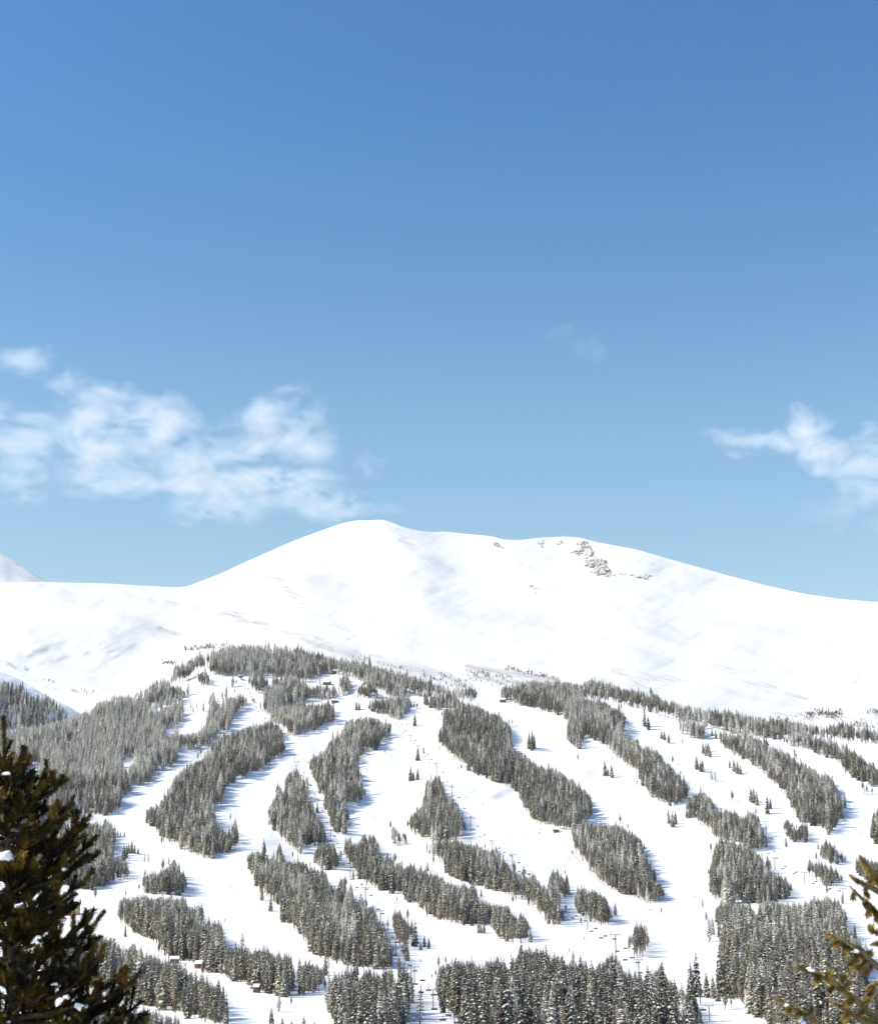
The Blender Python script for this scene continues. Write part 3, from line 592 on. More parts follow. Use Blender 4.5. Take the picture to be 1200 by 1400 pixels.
# ------------------------------------------------------------------ scatter the woods over the hill
def scatter(Dfun, R, x0, x1, y0, y1, space, extra=None):
    gx = np.arange(x0, x1, 3.0); gy = np.arange(y0, y1, 2.0)
    X, Y = np.meshgrid(gx, gy)
    D = Dfun(X, Y); Dx = Dfun(X + 3, Y); Dy = Dfun(X, Y + 2)
    p = pt(X, Y, D); px_ = pt(X + 3, Y, Dx); py_ = pt(X, Y + 2, Dy)
    a = px_ - p; b = py_ - p
    area = np.abs(a[..., 0] * b[..., 1] - a[..., 1] * b[..., 0])
    m = look(R, X + 1.5, Y + 1) > 0
    if extra is not None: m |= extra(X, Y)
    n = RNG.poisson(np.where(m, area * 1.9 / space ** 2, 0))
    c = np.repeat(np.arange(n.size), n.ravel())
    sx = X.ravel()[c] + RNG.random(len(c)) * 3; sy = Y.ravel()[c] + RNG.random(len(c)) * 2
    h = RNG.normal(0.84, 0.19, len(c)).clip(.36, 1.35)
    d = Dfun(sx, sy); q = pt(sx, sy, d)
    js = np.where(RNG.random(len(c)) < .16, 4.5, 1.0); jx = sx + RNG.normal(0, 1, len(c)) * js; jy = sy + RNG.normal(0, .7, len(c)) * js     # ragged edges
    sid = look(R, jx, jy)
    ok = np.zeros(len(sx), bool)
    for f in (1.0, .8, .62, .48, .36):         # trees shrink where a stand is thin
        o = (sid > 0)
        for q_ in (.3, .55, .86): o &= (look(R, jx, jy - 18.0 * h * f * F / d * q_) == sid) | (THIN[sid] & (q_ != .55))
        new = o & ~ok & ((f > .9) | (RNG.random(len(sx)) < .9)); h = np.where(new, h * f, h); ok |= new
    if extra is not None: ok |= extra(sx, sy)
    edge = np.zeros(len(sx))
    for ox, oy in ((6, 0), (-6, 0), (0, 4), (0, -18), (9, 5), (-9, 5)): edge += look(R, sx + ox, sy + oy) != sid
    clump = fbm(sx / 7.0 + 90, sy / 5.0 + 14, 2)
    ok &= (edge == 0) | (clump > -.03 - .05 * (6 - edge) + .12 * (edge > 2)) | (RNG.random(len(sx)) < .25)
    ok &= (clump < .40)
    keep = []; cells = {}
    for i in np.nonzero(ok)[0]:
        x, y = q[i, 0], q[i, 1]; ci, cj = int(x // space), int(y // space); bad = False
        for di in (-1, 0, 1):
            for dj in (-1, 0, 1):
                for (ox, oy) in cells.get((ci + di, cj + dj), ()):
                    if (ox - x) ** 2 + (oy - y) ** 2 < space * space: bad = True; break
        if bad: continue
        cells.setdefault((ci, cj), []).append((x, y)); keep.append(i)
    keep = np.array(keep, int)
    return q[keep], sx[keep], sy[keep], d[keep], h[keep], sid[keep]


def outside(X, Y):
    n = fbm(X / 60 + 70, Y / 45 + 3, 3)
    return ((X < -70) | (X > 1255)) & (n > 0.02) & (Y > CREST(X) + 16)


tq, tx, ty, td, th, ts = scatter(D1, SID, -320, 1500, 880, 1450, 3.1, outside)
sq, sx_, sy_, sd_, sh_, ss_ = scatter(D3, SID3, -110, 130, 900, 1010, 4.2)
ss_[:] = 0

def strays(n):
    X = RNG.uniform(-20, 1220, 26000); Y = RNG.uniform(905, 1395, 26000)
    near = np.zeros(len(X), int)
    for ox, oy in ((5, 0), (-5, 0), (0, 4), (0, -16), (6, -6), (-6, -6)): near += look(SID, X + ox, Y + oy) > 0
    top = look(SID, X, Y - 9) + look(SID, X, Y)
    ok = (top == 0) & (near > 0) & (near < 4) & (Y > CREST(X) + 6) & (fbm(X / 16 + 5, Y / 12 + 60, 2) > .12)
    i = np.nonzero(ok)[0][:n]; d = D1(X[i], Y[i])
    return pt(X[i], Y[i], d), X[i], Y[i], d, RNG.uniform(.22, .62, len(i)), np.zeros(len(i), int)


a_ = strays(150)
tq = np.concatenate([tq, a_[0]]); tx = np.concatenate([tx, a_[1]]); ty = np.concatenate([ty, a_[2]]); td = np.concatenate([td, a_[3]]); th = np.concatenate([th, a_[4]]); ts = np.concatenate([ts, a_[5]])
nT = len(tq)
Q = np.concatenate([tq, sq]); PXs = np.concatenate([tx, sx_]); PYs = np.concatenate([ty, sy_]); DD = np.concatenate([td, sd_])
HH = np.concatenate([th, sh_]); SS = np.concatenate([ts, ss_])
# kind of tree: stands differ, patches within a stand too
VAR = np.zeros(len(Q), int)
patch = fbm(PXs / 34 + 20, PYs / 26 + 31, 3)
frost_y = np.clip((1120 - PYs) / 220, 0, 1)          # more rime higher up
rr = RNG.random(len(Q))
pf = 0.36 + 0.50 * frost_y + 0.30 * np.clip(patch * 4, -.5, 1) - 0.25 * np.clip((PYs - 1240) / 120, 0, 1); pp = 0.36 + 0.3 * patch
BIG = {NAMES.index(n) + 1 for n in ('bottom_centre_wood', 'bottom_mid_wood')}
FUZZ = {NAMES.index(n) + 1 for n in ('bare_clump', 'lift_clump')}
EDGE = look(SID, PXs, PYs + 5) == 0
west = NAMES.index('west_wood') + 1
pf = np.where((SS == west) & (PYs < 1075), .96, pf)
pf = np.where(SS == NAMES.index('great_wood') + 1, pf - .18, pf)
for i in range(len(Q)):
    s = int(SS[i]); r = rr[i]
    if s in FUZZ: k = 'bare' if r < 0.6 else 'pine'
    elif s in BIG: k = 'dark' if r < 0.66 else ('spruce' if r < .82 else ('pine' if r < .9 else ('frosted' if r < .97 else 'bare')))
    elif EDGE[i] and r < .5: k = 'pine'
    elif r < pf[i]: k = 'frosted'
    elif r < pf[i] + pp[i]: k = 'pine'
    elif r > 0.955: k = 'bare'
    else: k = 'dark' if random.random() < .30 else 'spruce'
    VAR[i] = random.choice(IDX[k])
VAR[nT:] = [random.choice(IDX['spruce'] + IDX['dark'] + IDX['frosted']) for _ in range(len(Q) - nT)]
ROT = RNG.random(len(Q)) * 6.283
WID = RNG.normal(1.17, .14, len(Q)).clip(.8, 1.5)

# single trees
single = []
for cname, (phrase, lst) in CLUMPS.items():
    for (x, y, hp) in lst:
        d = float(D1(x, y)); hs = hp * d / F / 18.0
        kind = {'c15': 'bare', 'c20': 'bare', 'c30': 'pine', 'c05': 'frosted', 'c16': 'frosted', 'c22': 'frosted', 'c23': 'dark', 'c01': 'dark', 'c09': 'dark', 'c11': 'dark', 'c17': 'dark', 'c18': 'dark', 'c21': 'dark', 'c13': 'dark', 'c25': 'frosted', 'c28': 'frosted', 'c31': 'frosted', 'c34': 'frosted'}.get(cname, 'spruce')
        if cname in ('c07', 'c13') : kind = 'pine' if cname == 'c07' else 'dark'
        single.append((x, y, d, hs, random.choice(IDX[kind]), cname, phrase))

# how much of each tree shows: nearest first over a one-pixel raster
occ = np.zeros((1400, 1200), bool)
vis = np.zeros(len(Q))
for i in np.argsort(DD):
    hp = 18 * HH[i] * F / DD[i]; w = hp * 0.11 * WID[i]
    x0, x1 = int(PXs[i] - w), int(PXs[i] + w) + 1; y0, y1 = int(PYs[i] - hp), int(PYs[i])
    x0 = max(x0, 0); x1 = min(x1, 1200); y0 = max(y0, 0); y1 = min(y1, 1400)
    if x0 >= x1 or y0 >= y1: continue
    sub = occ[y0:y1, x0:x1]; vis[i] = (~sub).sum()
    ym = y0 + (y1 - y0) // 3; occ[ym:y1, x0:x1] = True
    xm = (x0 + x1) // 2; occ[y0:ym, xm:xm + 1] = True
# the foreground trees hide these
vis[(PXs < 118) & (PYs > 1085)] = 0
NIND = 296 - len(single)
order = np.argsort(-vis)
named = set(int(i) for i in order[:NIND] if SS[i] > 0)

LABEL_OVERRIDE = {}
TREE_LABEL = 'front conifer of the {}'


def make_tree(x, y, z, rz, sw, sh, var, label, group):
    o = bpy.data.objects.new('conifer_tree', None); COL.objects.link(o)
    o.location = (x, y, z); o.rotation_euler = (0, 0, rz); o.scale = (sw, sw, sh); o.empty_display_size = .5
    tag(o, label, 'tree', group)
    k, cm, tm, _ = MODELS[var]
    for nm, me in (('trunk', tm), ('crown', cm)):
        c = bpy.data.objects.new(nm, me); COL.objects.link(c); c.parent = o
    return o


for (x, y, d, hs, var, cname, phrase) in single:
    p = pt(x, y, d)
    n = len(CLUMPS[cname][1])
    make_tree(p[0], p[1], p[2], random.uniform(0, 6.28), max(.6, min(1.3, hs * 1.4)), hs, var, phrase, None if n == 1 else 'trees of one clump: ' + phrase)
for i in sorted(named):
    ph = STANDS[NAMES[int(SS[i]) - 1]][1]
    lab = TREE_LABEL.format(ph)
    make_tree(Q[i, 0], Q[i, 1], Q[i, 2], ROT[i], HH[i] * WID[i], HH[i], int(VAR[i]), lab, 'front trees of the ' + ph)

# everything else: one forest object whose points carry the tree shapes
rest = np.array([i for i in range(len(Q)) if i not in named], int)
print('TREES', len(Q), 'named', len(named), 'single', len(single), 'stands of named', {NAMES[int(SS[i]) - 1] for i in named})


def instanced(name, pts, var, rot, scl, shapes, label, cat):
    me = bpy.data.meshes.new(name); me.from_pydata([tuple(p) for p in pts], [], [])
    a = me.attributes.new('shape_index', 'INT', 'POINT'); a.data.foreach_set('value', np.asarray(var, dtype=np.int32))
    a = me.attributes.new('turn', 'FLOAT_VECTOR', 'POINT'); r = np.zeros((len(pts), 3), np.float32); r[:, 2] = rot; a.data.foreach_set('vector', r.ravel())
    a = me.attributes.new('size', 'FLOAT_VECTOR', 'POINT'); a.data.foreach_set('vector', np.asarray(scl, dtype=np.float32).ravel())
    o = bpy.data.objects.new(name, me); COL.objects.link(o)
    g = bpy.data.node_groups.new(name + '_nodes', 'GeometryNodeTree')
    g.interface.new_socket('Geometry', in_out='INPUT', socket_type='NodeSocketGeometry')
    g.interface.new_socket('Geometry', in_out='OUTPUT', socket_type='NodeSocketGeometry')
    gi = g.nodes.new('NodeGroupInput'); go = g.nodes.new('NodeGroupOutput')
    jn = g.nodes.new('GeometryNodeJoinGeometry')
    for s in reversed(shapes):
        oi = g.nodes.new('GeometryNodeObjectInfo'); oi.inputs['Object'].default_value = s; oi.inputs['As Instance'].default_value = False
        gt = g.nodes.new('GeometryNodeGeometryToInstance')
        g.links.new(oi.outputs['Geometry'], gt.inputs[0]); g.links.new(gt.outputs[0], jn.inputs[0])
    ip = g.nodes.new('GeometryNodeInstanceOnPoints'); ip.inputs['Pick Instance'].default_value = True
    def named_attr(nm, dt):
        n = g.nodes.new('GeometryNodeInputNamedAttribute'); n.data_type = dt; n.inputs['Name'].default_value = nm; return n.outputs['Attribute']
    g.links.new(gi.outputs[0], ip.inputs['Points']); g.links.new(jn.outputs[0], ip.inputs['Instance'])
    g.links.new(named_attr('shape_index', 'INT'), ip.inputs['Instance Index'])
    g.links.new(named_attr('turn', 'FLOAT_VECTOR'), ip.inputs['Rotation'])
    g.links.new(named_attr('size', 'FLOAT_VECTOR'), ip.inputs['Scale'])
    g.links.new(ip.outputs[0], go.inputs[0])
    md = o.modifiers.new('shapes', 'NODES'); md.node_group = g
    tag(o, label, cat, kind='stuff')
    return o


instanced('forest', Q[rest], VAR[rest], ROT[rest], np.stack([HH[rest] * WID[rest], HH[rest] * WID[rest], HH[rest]], -1), [m[3] for m in MODELS],
          'snow dusted conifer forest in dark stands and strips between the white ski runs', 'forest')


# ------------------------------------------------------------------ foreground conifers with bottle-brush twigs
F_NEEDLE = needle_mat('pine_needles_near', (0.009, 0.009, 0.004), (0.17, 0.108, 0.013), 5.0, .42, .70)  # sunlit gold and shaded near-black painted into the needle colour as noise patches
F_TIP = needle_mat('fir_needles_near', (0.075, 0.055, 0.012), (0.36, 0.25, 0.045), 18.0)
F_BARK = simple_mat('twig_bark', (0.085, 0.060, 0.035), (0.19, 0.135, 0.075), 25.0, 0.85, 0.2)
P_BARK = simple_mat('pine_bark_near', (0.035, 0.026, 0.018), (0.10, 0.07, 0.045), 20.0, 0.9, 0.15)
F_SNOW = simple_mat('clumped_snow', (0.80, 0.80, 0.81), (0.88, 0.88, 0.87), 8.0, 0.7, 0.3)


def smooth_path(pts, n):
    P = [Vector(p) for p in pts]
    if len(P) == 2: return [P[0].lerp(P[1], i / n) for i in range(n + 1)]
    P = [P[0] * 2 - P[1]] + P + [P[-1] * 2 - P[-2]]
    out = []; segs = len(P) - 3
    for i in range(n + 1):
        u = i / n * segs; k = min(int(u), segs - 1); t = u - k
        a, b, c, d = P[k:k + 4]
        out.append(0.5 * ((2 * b) + (c - a) * t + (2 * a - 5 * b + 4 * c - d) * t * t + (3 * b - a - 3 * c + d) * t ** 3))
    return out


def brush(mb, pts, length, dens, rnd, m=0, taper=True, width=0.0022, lean=0.8):
    """needles all round a twig: length of needle, needles per metre"""
    P = smooth_path(pts, 10)
    for a, b in zip(P[:-1], P[1:]):
        seg = b - a; L = seg.length
        if L < 1e-5: continue
        t = seg / L
        s = t.cross(Vector((0.3, 0.2, 1))).normalized(); u = t.cross(s)
        for _ in range(max(1, int(L * dens + rnd.random()))):
            p = a + seg * rnd.random(); an = rnd.uniform(0, 6.283)
            r = s * math.cos(an) + u * math.sin(an)
            d = (r + t * lean * rnd.uniform(.6, 1.4)).normalized()
            ln = length * rnd.uniform(.7, 1.15); sd_ = d.cross(t).normalized() * width * rnd.uniform(.8, 1.3)
            q = p + d * ln
            mb.add([p - sd_, p + sd_, q + sd_ * .4, q - sd_ * .4], [(0, 1, 2, 3)], m)


class Lumps(list):
    def put(s, parent):
        for m in s: m.obj('snow_clump', [F_SNOW], parent, True)


def snow_lump(lst, c, r, rnd, flat=.75):
    mb = MB(); lst.append(mb)
    bm = bmesh.new(); bmesh.ops.create_icosphere(bm, subdivisions=2, radius=1.0)
    ph = [rnd.uniform(0, 6) for _ in range(3)]
    for v in bm.verts:
        k = 1 + .3 * math.sin(3 * v.co.x + 2 * v.co.y + ph[0]) + .22 * math.sin(5 * v.co.y + ph[1]) + .16 * math.sin(8 * v.co.z + 4 * v.co.x + ph[2])
        v.co = Vector((v.co.x * k * r[0], v.co.y * k * r[1], v.co.z * k * r[2] * (flat if v.co.z < 0 else 1)))
    bm.verts.index_update()
    R = Matrix.Rotation(rnd.uniform(0, 6.28), 3, 'Z')
    mb.add([Vector(c) + R @ v.co for v in bm.verts], [tuple(v.index for v in f.verts) for f in bm.faces]); bm.free()


def near_pine():
    D0 = 15.0; rnd = random.Random(3)
    base = V(48, 1400, D0); gz = -2.1
    root = empty('pine_tree', (base.x, D0, gz), 'dark bristly pine close to the camera at the left edge, holding snow lumps', 'tree')
    off = Vector((base.x, D0, gz))
    tr = MB(); wood = MB(); nd = MB(); sn = Lumps()
    top = V(5, 990, D0)
    def ax(z):
        t = (z - gz) / (top.z - gz); return Vector((base.x + (top.x - base.x) * t ** 1.3, D0, z))
    zs = [gz + (top.z - gz) * k / 12 for k in range(13)]
    tr.tube([ax(z) - off for z in zs], [.085 * (1 - k / 12) + .004 for k in range(13)], 8)
    # silhouette half width in photo pixels, by photo row
    prof = lambda y: np.interp(y, [985, 1030, 1056, 1068, 1090, 1140, 1200, 1250, 1310, 1350, 1400, 1500, 1700, 1900], [4, 18, 24, 56, 74, 94, 98, 104, 116, 142, 162, 196, 250, 280])
    k = D0 / F
    def twig(p0, p1, L=.041, dens=1500, mat=0):
        mid = p0.lerp(p1, .5) + Vector((0, 0, -.12 * (p1 - p0).length))
        pts = [p0, mid, p1]
        wood.tube([p - off for p in smooth_path(pts, 4)], [.008, .007, .006, .005, .003], 4)
        # needles only on the outer part
        a = p0.lerp(mid, .35)
        brush(nd, [a - off, mid.lerp(p1, .2) - off, p1 - off], L, dens, rnd, mat, width=.0042, lean=.75)
    def limb(p_tip, az_hint=None):
        """limb from the trunk to a tip, with upswept twigs"""
        z0 = p_tip.z - rnd.uniform(.25, .5) * max(.25, (Vector((p_tip.x, p_tip.y, 0)) - Vector((ax(p_tip.z).x, D0, 0))).length)
        z0 = max(gz + .2, z0); p0 = ax(z0)
        h = p_tip - p0
        elbow = p0 + Vector((h.x * .62, h.y * .62, h.z * .28))
        path = smooth_path([p0, p0.lerp(elbow, .5) + Vector((0, 0, -.02)), elbow, p_tip], 12)
        wood.tube([p - off for p in path], [.020 * (1 - i / 13) + .004 for i in range(13)], 5)
        brush(nd, [p - off for p in path[8:]], .041, 1500, rnd, 0, width=.0042, lean=.75)
        n = max(4, int(h.length * 10))
        for i in range(n):
            t = 1 - .7 * rnd.random() ** 1.5; q = path[min(11, int(t * 12))]
            d = (h.normalized() * .6 + Vector((rnd.uniform(-1, 1), rnd.uniform(-1, 1), rnd.uniform(.35, 1.5)))).normalized()
            twig(q, q + d * rnd.uniform(.11, .21))
        if rnd.random() < .15:
            q = path[rnd.randint(5, 11)]
            snow_lump(sn, q + Vector((0, 0, .02)) - off, (rnd.uniform(.016, .036), rnd.uniform(.016, .034), rnd.uniform(.014, .028)), rnd)
    # leader and its whorl
    tp2 = top + Vector((0, 0, .05)); brush(nd, [ax(top.z - .75) - off, ax(top.z - .3) - off, tp2 - off], .040, 1500, rnd, 0, width=.0042, lean=.75)
    for (x, y) in ((15, 1013), (14, 1037), (22, 1046), (-8, 1020), (-14, 1040), (18, 1055)):
        t = V(x, y, D0 + rnd.uniform(-.05, .05)); twig(ax(t.z - .12), t)
    # tips seen against the slope
    for (x, y) in ((70, 1066), (91, 1066), (45, 1078), (34, 1074), (100, 1102), (108, 1128), (118, 1128), (114, 1142), (124, 1152), (116, 1172), (110, 1180), (112, 1208), (104, 1222),
                   (122, 1250), (116, 1262), (130, 1283), (126, 1268), (142, 1306), (130, 1316), (128, 1332), (170, 1328), (184, 1342), (176, 1356), (194, 1368), (200, 1392), (190, 1402), (206, 1412),
                   (60, 1100), (80, 1120), (95, 1150), (30, 1100), (150, 1372), (160, 1390)):
        limb(V(x, y, D0 + rnd.uniform(-.35, .35)))
    # the rest of the crown, all the way round and down to the ground
    y = 1060.0
    while y < 1850:
        R = float(prof(y)) * k; z = V(20, y, D0).z
        c = ax(max(z, gz + .1)); n = 8 if 1120 < y < 1430 else 6 if y < 1430 else 4
        a0 = rnd.uniform(0, 6.28)
        for i in range(n):
            a = a0 + 6.283 * i / n + rnd.uniform(-.3, .3); r = R * rnd.uniform(.55, .98)
            if math.cos(a) > .5: r *= .92
            limb(Vector((c.x + r * math.cos(a), D0 + r * math.sin(a), z + rnd.uniform(-.1, .1))))
        y += 24 if y < 1430 else 60
    for (x, y_, s) in ((5, 1172, .06), (38, 1143, .025), (30, 1186, .022), (112, 1376, .04), (90, 1364, .025), (28, 1332, .02), (8, 1058, .028), (100, 1395, .03), (52, 1290, .016), (74, 1346, .018)):
        for q in range(3):
            e = Vector((rnd.uniform(-.8, .8) * s, rnd.uniform(-.5, .5) * s, rnd.uniform(-.3, .3) * s))
            snow_lump(sn, V(x, y_, D0 - rnd.uniform(.1, .45)) + e - off, (s * rnd.uniform(.5, .9), s * rnd.uniform(.4, .8), s * rnd.uniform(.4, .75)), rnd)
    tr.obj('trunk', [P_BARK], root, True)
    cr = nd.obj('crown', [F_NEEDLE], root)
    wood.obj('branches', [P_BARK], cr, True); sn.put(cr)


def near_fir():
    D0 = 10.0; rnd = random.Random(8); gz = -1.95
    bx = V(1345, 1300, D0).x
    root = empty('fir_tree', (bx, D0, gz), 'sunlit golden green fir just outside the right edge reaching snowy branch tips into view', 'tree')
    off = Vector((bx, D0, gz))
    tr = MB(); wood = MB(); nd = MB(); sn = Lumps()
    zt = V(1345, 1060, D0).z
    tr.tube([Vector((bx, D0, gz + (zt - gz) * i / 8)) - off for i in range(9)], [.075 * (1 - i / 9) + .008 for i in range(9)], 8)
    # branches traced tip first: (x, y, distance) and side twigs
    B = [
        [(1174, 1169, 9.7), (1184, 1186, 9.75), (1196, 1202, 9.8), (1215, 1222, 9.85), (1345, 1330, 10)],
        [(1160, 1196, 9.6), (1170, 1204, 9.62), (1184, 1211, 9.65), (1205, 1222, 9.7), (1345, 1310, 10)],
        [(1161, 1212, 9.5), (1170, 1221, 9.5), (1180, 1231, 9.52), (1193, 1243, 9.55), (1212, 1258, 9.6), (1345, 1340, 10)],
        [(1185, 1271, 9.8), (1196, 1275, 9.8), (1215, 1282, 9.85), (1345, 1345, 10)],
        [(1128, 1277, 9.4), (1140, 1283, 9.42), (1152, 1291, 9.45), (1166, 1301, 9.5), (1180, 1309, 9.55), (1200, 1322, 9.6), (1345, 1400, 10)],
        [(1150, 1281, 9.35), (1162, 1290, 9.37), (1178, 1300, 9.4), (1192, 1316, 9.5), (1215, 1332, 9.6)],
        [(1085, 1317, 9.3), (1096, 1324, 9.3), (1110, 1330, 9.32), (1126, 1337, 9.35), (1140, 1346, 9.4), (1156, 1357, 9.45), (1174, 1372, 9.5), (1205, 1398, 9.6), (1345, 1480, 10)],
        [(1134, 1369, 9.4), (1148, 1376, 9.42), (1162, 1385, 9.45), (1182, 1396, 9.5), (1215, 1412, 9.6)],
        [(1058, 1363, 9.2), (1070, 1370, 9.2), (1084, 1378, 9.22), (1098, 1386, 9.25), (1112, 1395, 9.3), (1130, 1410, 9.35), (1200, 1450, 9.5), (1345, 1530, 10)],
        [(1180, 1354, 9.7), (1190, 1349, 9.7), (1203, 1343, 9.72), (1230, 1345, 9.8), (1345, 1400, 10)],
        [(1188, 1292, 9.75), (1198, 1291, 9.75), (1215, 1295, 9.8), (1345, 1350, 10)],
        [(1170, 1396, 9.5), (1186, 1394, 9.5), (1205, 1400, 9.6), (1345, 1470, 10)],
    ]
    thick = [.034, .026, .013, .026, .028, .010, .028, .024, .026, .026, .026, .026]
    for path, th_ in zip(B, thick):
        P = [V(*p) - off for p in path]
        n = 24; S = smooth_path(P, n)
        wood.tube(S, [.0035 + .016 * (i / n) ** 1.3 for i in range(n + 1)], 6)
        for i in range(0, n - 1, 2):
            brush(nd, [S[i], S[i + 1], S[i + 2]], th_ * (.86 if i else .75), 2400 if i < n * .65 else 800, rnd, 0, width=.0021, lean=.9)
    side = [((1150, 1345, 9.42), (1153, 1336, 9.4), 1), ((1152, 1352, 9.42), (1159, 1345, 9.4), 0), ((1168, 1216, 9.6), (1166, 1226, 9.58), 0), ((1180, 1212, 9.6), (1184, 1222, 9.58), 0), ((1180, 1232, 9.55), (1184, 1238, 9.5), 0), ((1190, 1242, 9.55), (1187, 1249, 9.5), 0), ((1196, 1246, 9.55), (1198, 1256, 9.5), 0), ((1195, 1204, 9.8), (1186, 1210, 9.7), 0),
            ((1146, 1287, 9.43), (1140, 1292, 9.4), 0), ((1158, 1296, 9.47), (1155, 1302, 9.4), 0), ((1172, 1305, 9.5), (1164, 1317, 9.45), 1), ((1184, 1313, 9.52), (1174, 1323, 9.5), 1), ((1192, 1318, 9.5), (1186, 1328, 9.5), 1), ((1180, 1308, 9.5), (1188, 1304, 9.45), 0),
            ((1120, 1334, 9.33), (1116, 1342, 9.3), 0), ((1130, 1340, 9.35), (1134, 1332, 9.3), 0), ((1140, 1347, 9.4), (1134, 1354, 9.38), 0), ((1166, 1366, 9.45), (1158, 1371, 9.4), 0), ((1176, 1374, 9.5), (1184, 1368, 9.5), 0), ((1160, 1384, 9.45), (1155, 1392, 9.4), 0), ((1170, 1389, 9.48), (1178, 1384, 9.45), 0),
            ((1094, 1384, 9.24), (1090, 1390, 9.2), 0), ((1080, 1376, 9.22), (1078, 1383, 9.2), 0), ((1104, 1390, 9.27), (1108, 1381, 9.25), 0), ((1192, 1276, 9.8), (1190, 1268, 9.75), 0), ((1195, 1349, 9.7), (1188, 1362, 9.65), 0), ((1200, 1205, 9.8), (1203, 1192, 9.8), 1), ((1198, 1250, 9.55), (1186, 1236, 9.5), 0)]
    for a, b, s in side:
        a = V(*a) - off; b = V(*b) - off; b = a + (b - a) * 1.25
        wood.tube([a, a.lerp(b, .5), b], [.004, .0035, .002], 5)
        brush(nd, [a, a.lerp(b, .5), b], .024 + .004 * s, 2600, rnd, 0, width=.0021, lean=.9)
    # out of frame: the rest of the tree, simpler
    for i in range(70):
        z = gz + .25 + (zt - gz - .25) * (i / 70); f = 1 - (z - gz) / (zt - gz)
        a = rnd.uniform(-1.5, 1.5) if i % 2 else rnd.uniform(0, 6.28); r = (.15 + .75 * f) * rnd.uniform(.7, 1)
        if math.cos(a) < 0: r = min(r, .42)
        p0 = Vector((bx, D0, z)); p1 = p0 + Vector((r * math.cos(a), r * math.sin(a), .12 * r - .05))
        pth = [p0 - off, p0.lerp(p1, .5) + Vector((0, 0, -.05)) - off, p1 - off]
        wood.tube(smooth_path(pth, 4), [.014, .011, .008, .006, .003], 5); brush(nd, pth, .026, 420, rnd, 0, width=.0022)
    for (x, y, d, sx, sz) in ((1110, 1327, 9.29, .018, .009), (1105, 1324, 9.28, .010, .007), (1168, 1301, 9.45, .022, .009), (1075, 1374, 9.19, .009, .009), (1093, 1393, 9.22, .017, .018), (1098, 1400, 9.22, .016, .014)):
        snow_lump(sn, V(x, y, d) - off, (sx, sx * .8, sz), rnd)
    tr.obj('trunk', [F_BARK], root, True)
    cr = nd.obj('crown', [F_TIP], root)
    wood.obj('branches', [F_BARK], cr, True); sn.put(cr)


near_pine(); near_fir()

# ------------------------------------------------------------------ chairlifts
STEEL = simple_mat('galvanised_steel', (0.20, 0.205, 0.215), (0.30, 0.305, 0.315), 4.0, 0.5, 0.4)
DARKM = simple_mat('dark_seat', (0.06, 0.065, 0.075), (0.11, 0.115, 0.125), 6.0, 0.6, 0.3)
WOODW = simple_mat('brown_boards', (0.075, 0.05, 0.036), (0.14, 0.09, 0.06), 2.5, 0.85, 0.15)
REDW = simple_mat('red_brown_boards', (0.15, 0.06, 0.04), (0.22, 0.09, 0.06), 2.5, 0.8, 0.15)
TANW = simple_mat('tan_stucco', (0.36, 0.25, 0.16), (0.46, 0.33, 0.21), 1.5, 0.85, 0.15)
GLASS = simple_mat('window_dark', (0.02, 0.025, 0.03), (0.04, 0.05, 0.06), 1.0, 0.1, 0.5)
ROOFSNOW = simple_mat('roof_snow', (0.80, 0.80, 0.81), (0.87, 0.87, 0.86), 0.7, 0.75, 0.25)
REDNET = simple_mat('red_netting', (0.66, 0.33, 0.29), (0.74, 0.45, 0.40), 3.0, 0.8, 0.1)

LIFTS = {
 'main': ('main chairlift on the left centre', [(403, 1043, 11), (420, 1075, 12), (434, 1106, 14), (452, 1150, 16), (464, 1173, 16), (479, 1200, 18), (499.5, 1234, 23), (520, 1266, 23), (541, 1307, 25), (566.5, 1345, 25), (592, 1378, 27), (621.5, 1416, 28)], 2.8),
 'centre': ('chairlift down the wide centre run', [(543, 990, 9), (562, 1014, 10), (579, 1032, 10), (597, 1058, 16), (618, 1091, 17), (643.5, 1136, 20), (673, 1163, 15), (700.5, 1185, 19), (724, 1212, 20), (763, 1243, 18), (803, 1271, 17), (841.5, 1303, 28), (873, 1334, 24), (905, 1358, 24), (969.5, 1396, 23)], 2.6),
 'right': ('short chairlift on the right run', [(1047, 1140, 19), (1059, 1189, 17), (1099.5, 1208, 17), (1152.5, 1231, 18)], 2.6),
 'upper': ('upper chairlift below the summit', [(335, 942, 9), (344, 960, 9), (353, 980, 9), (393, 1012, 10)], 2.4),
}
_tower_mesh = {}


def tower_parts():
    m = MB(); m.tube([(0, 0, -1.2), (0, 0, 10.6)], [.36, .24], 10); m.box((0, 0, -.1), (1.6, 1.6, .5)); mast = m
    a = MB(); a.box((0, 0, 10.75), (6.4, .28, .3)); a.box((-2.6, 0, 11.6), (.16, .16, 1.3)); a.box((2.6, 0, 11.6), (.16, .16, 1.3)); a.box((0, 0, 12.2), (5.4, .14, .14))
    a.box((-1.4, 0, 10.2), (2.2, .14, .14)); a.box((1.4, 0, 10.2), (2.2, .14, .14))
    s = []
    for sx in (-2.9, 2.9):
        q = MB(); q.box((sx, 0, 10.3), (.22, 3.2, .22))
        for k in range(6): q.tube([(sx - .09, -1.4 + k * .56, 10.45), (sx + .09, -1.4 + k * .56, 10.45)], .22, 8)
        s.append(q)
    l = MB()
    for k in range(22): l.box((.46, 0, .8 + k * .44), (.06, .5, .05))
    l.box((.46, .25, 5.4), (.05, .05, 9.6)); l.box((.46, -.25, 5.4), (.05, .05, 9.6))
    return [('mast', mast), ('crossarm', a), ('sheave_assembly', s[0]), ('sheave_assembly', s[1]), ('ladder', l)]


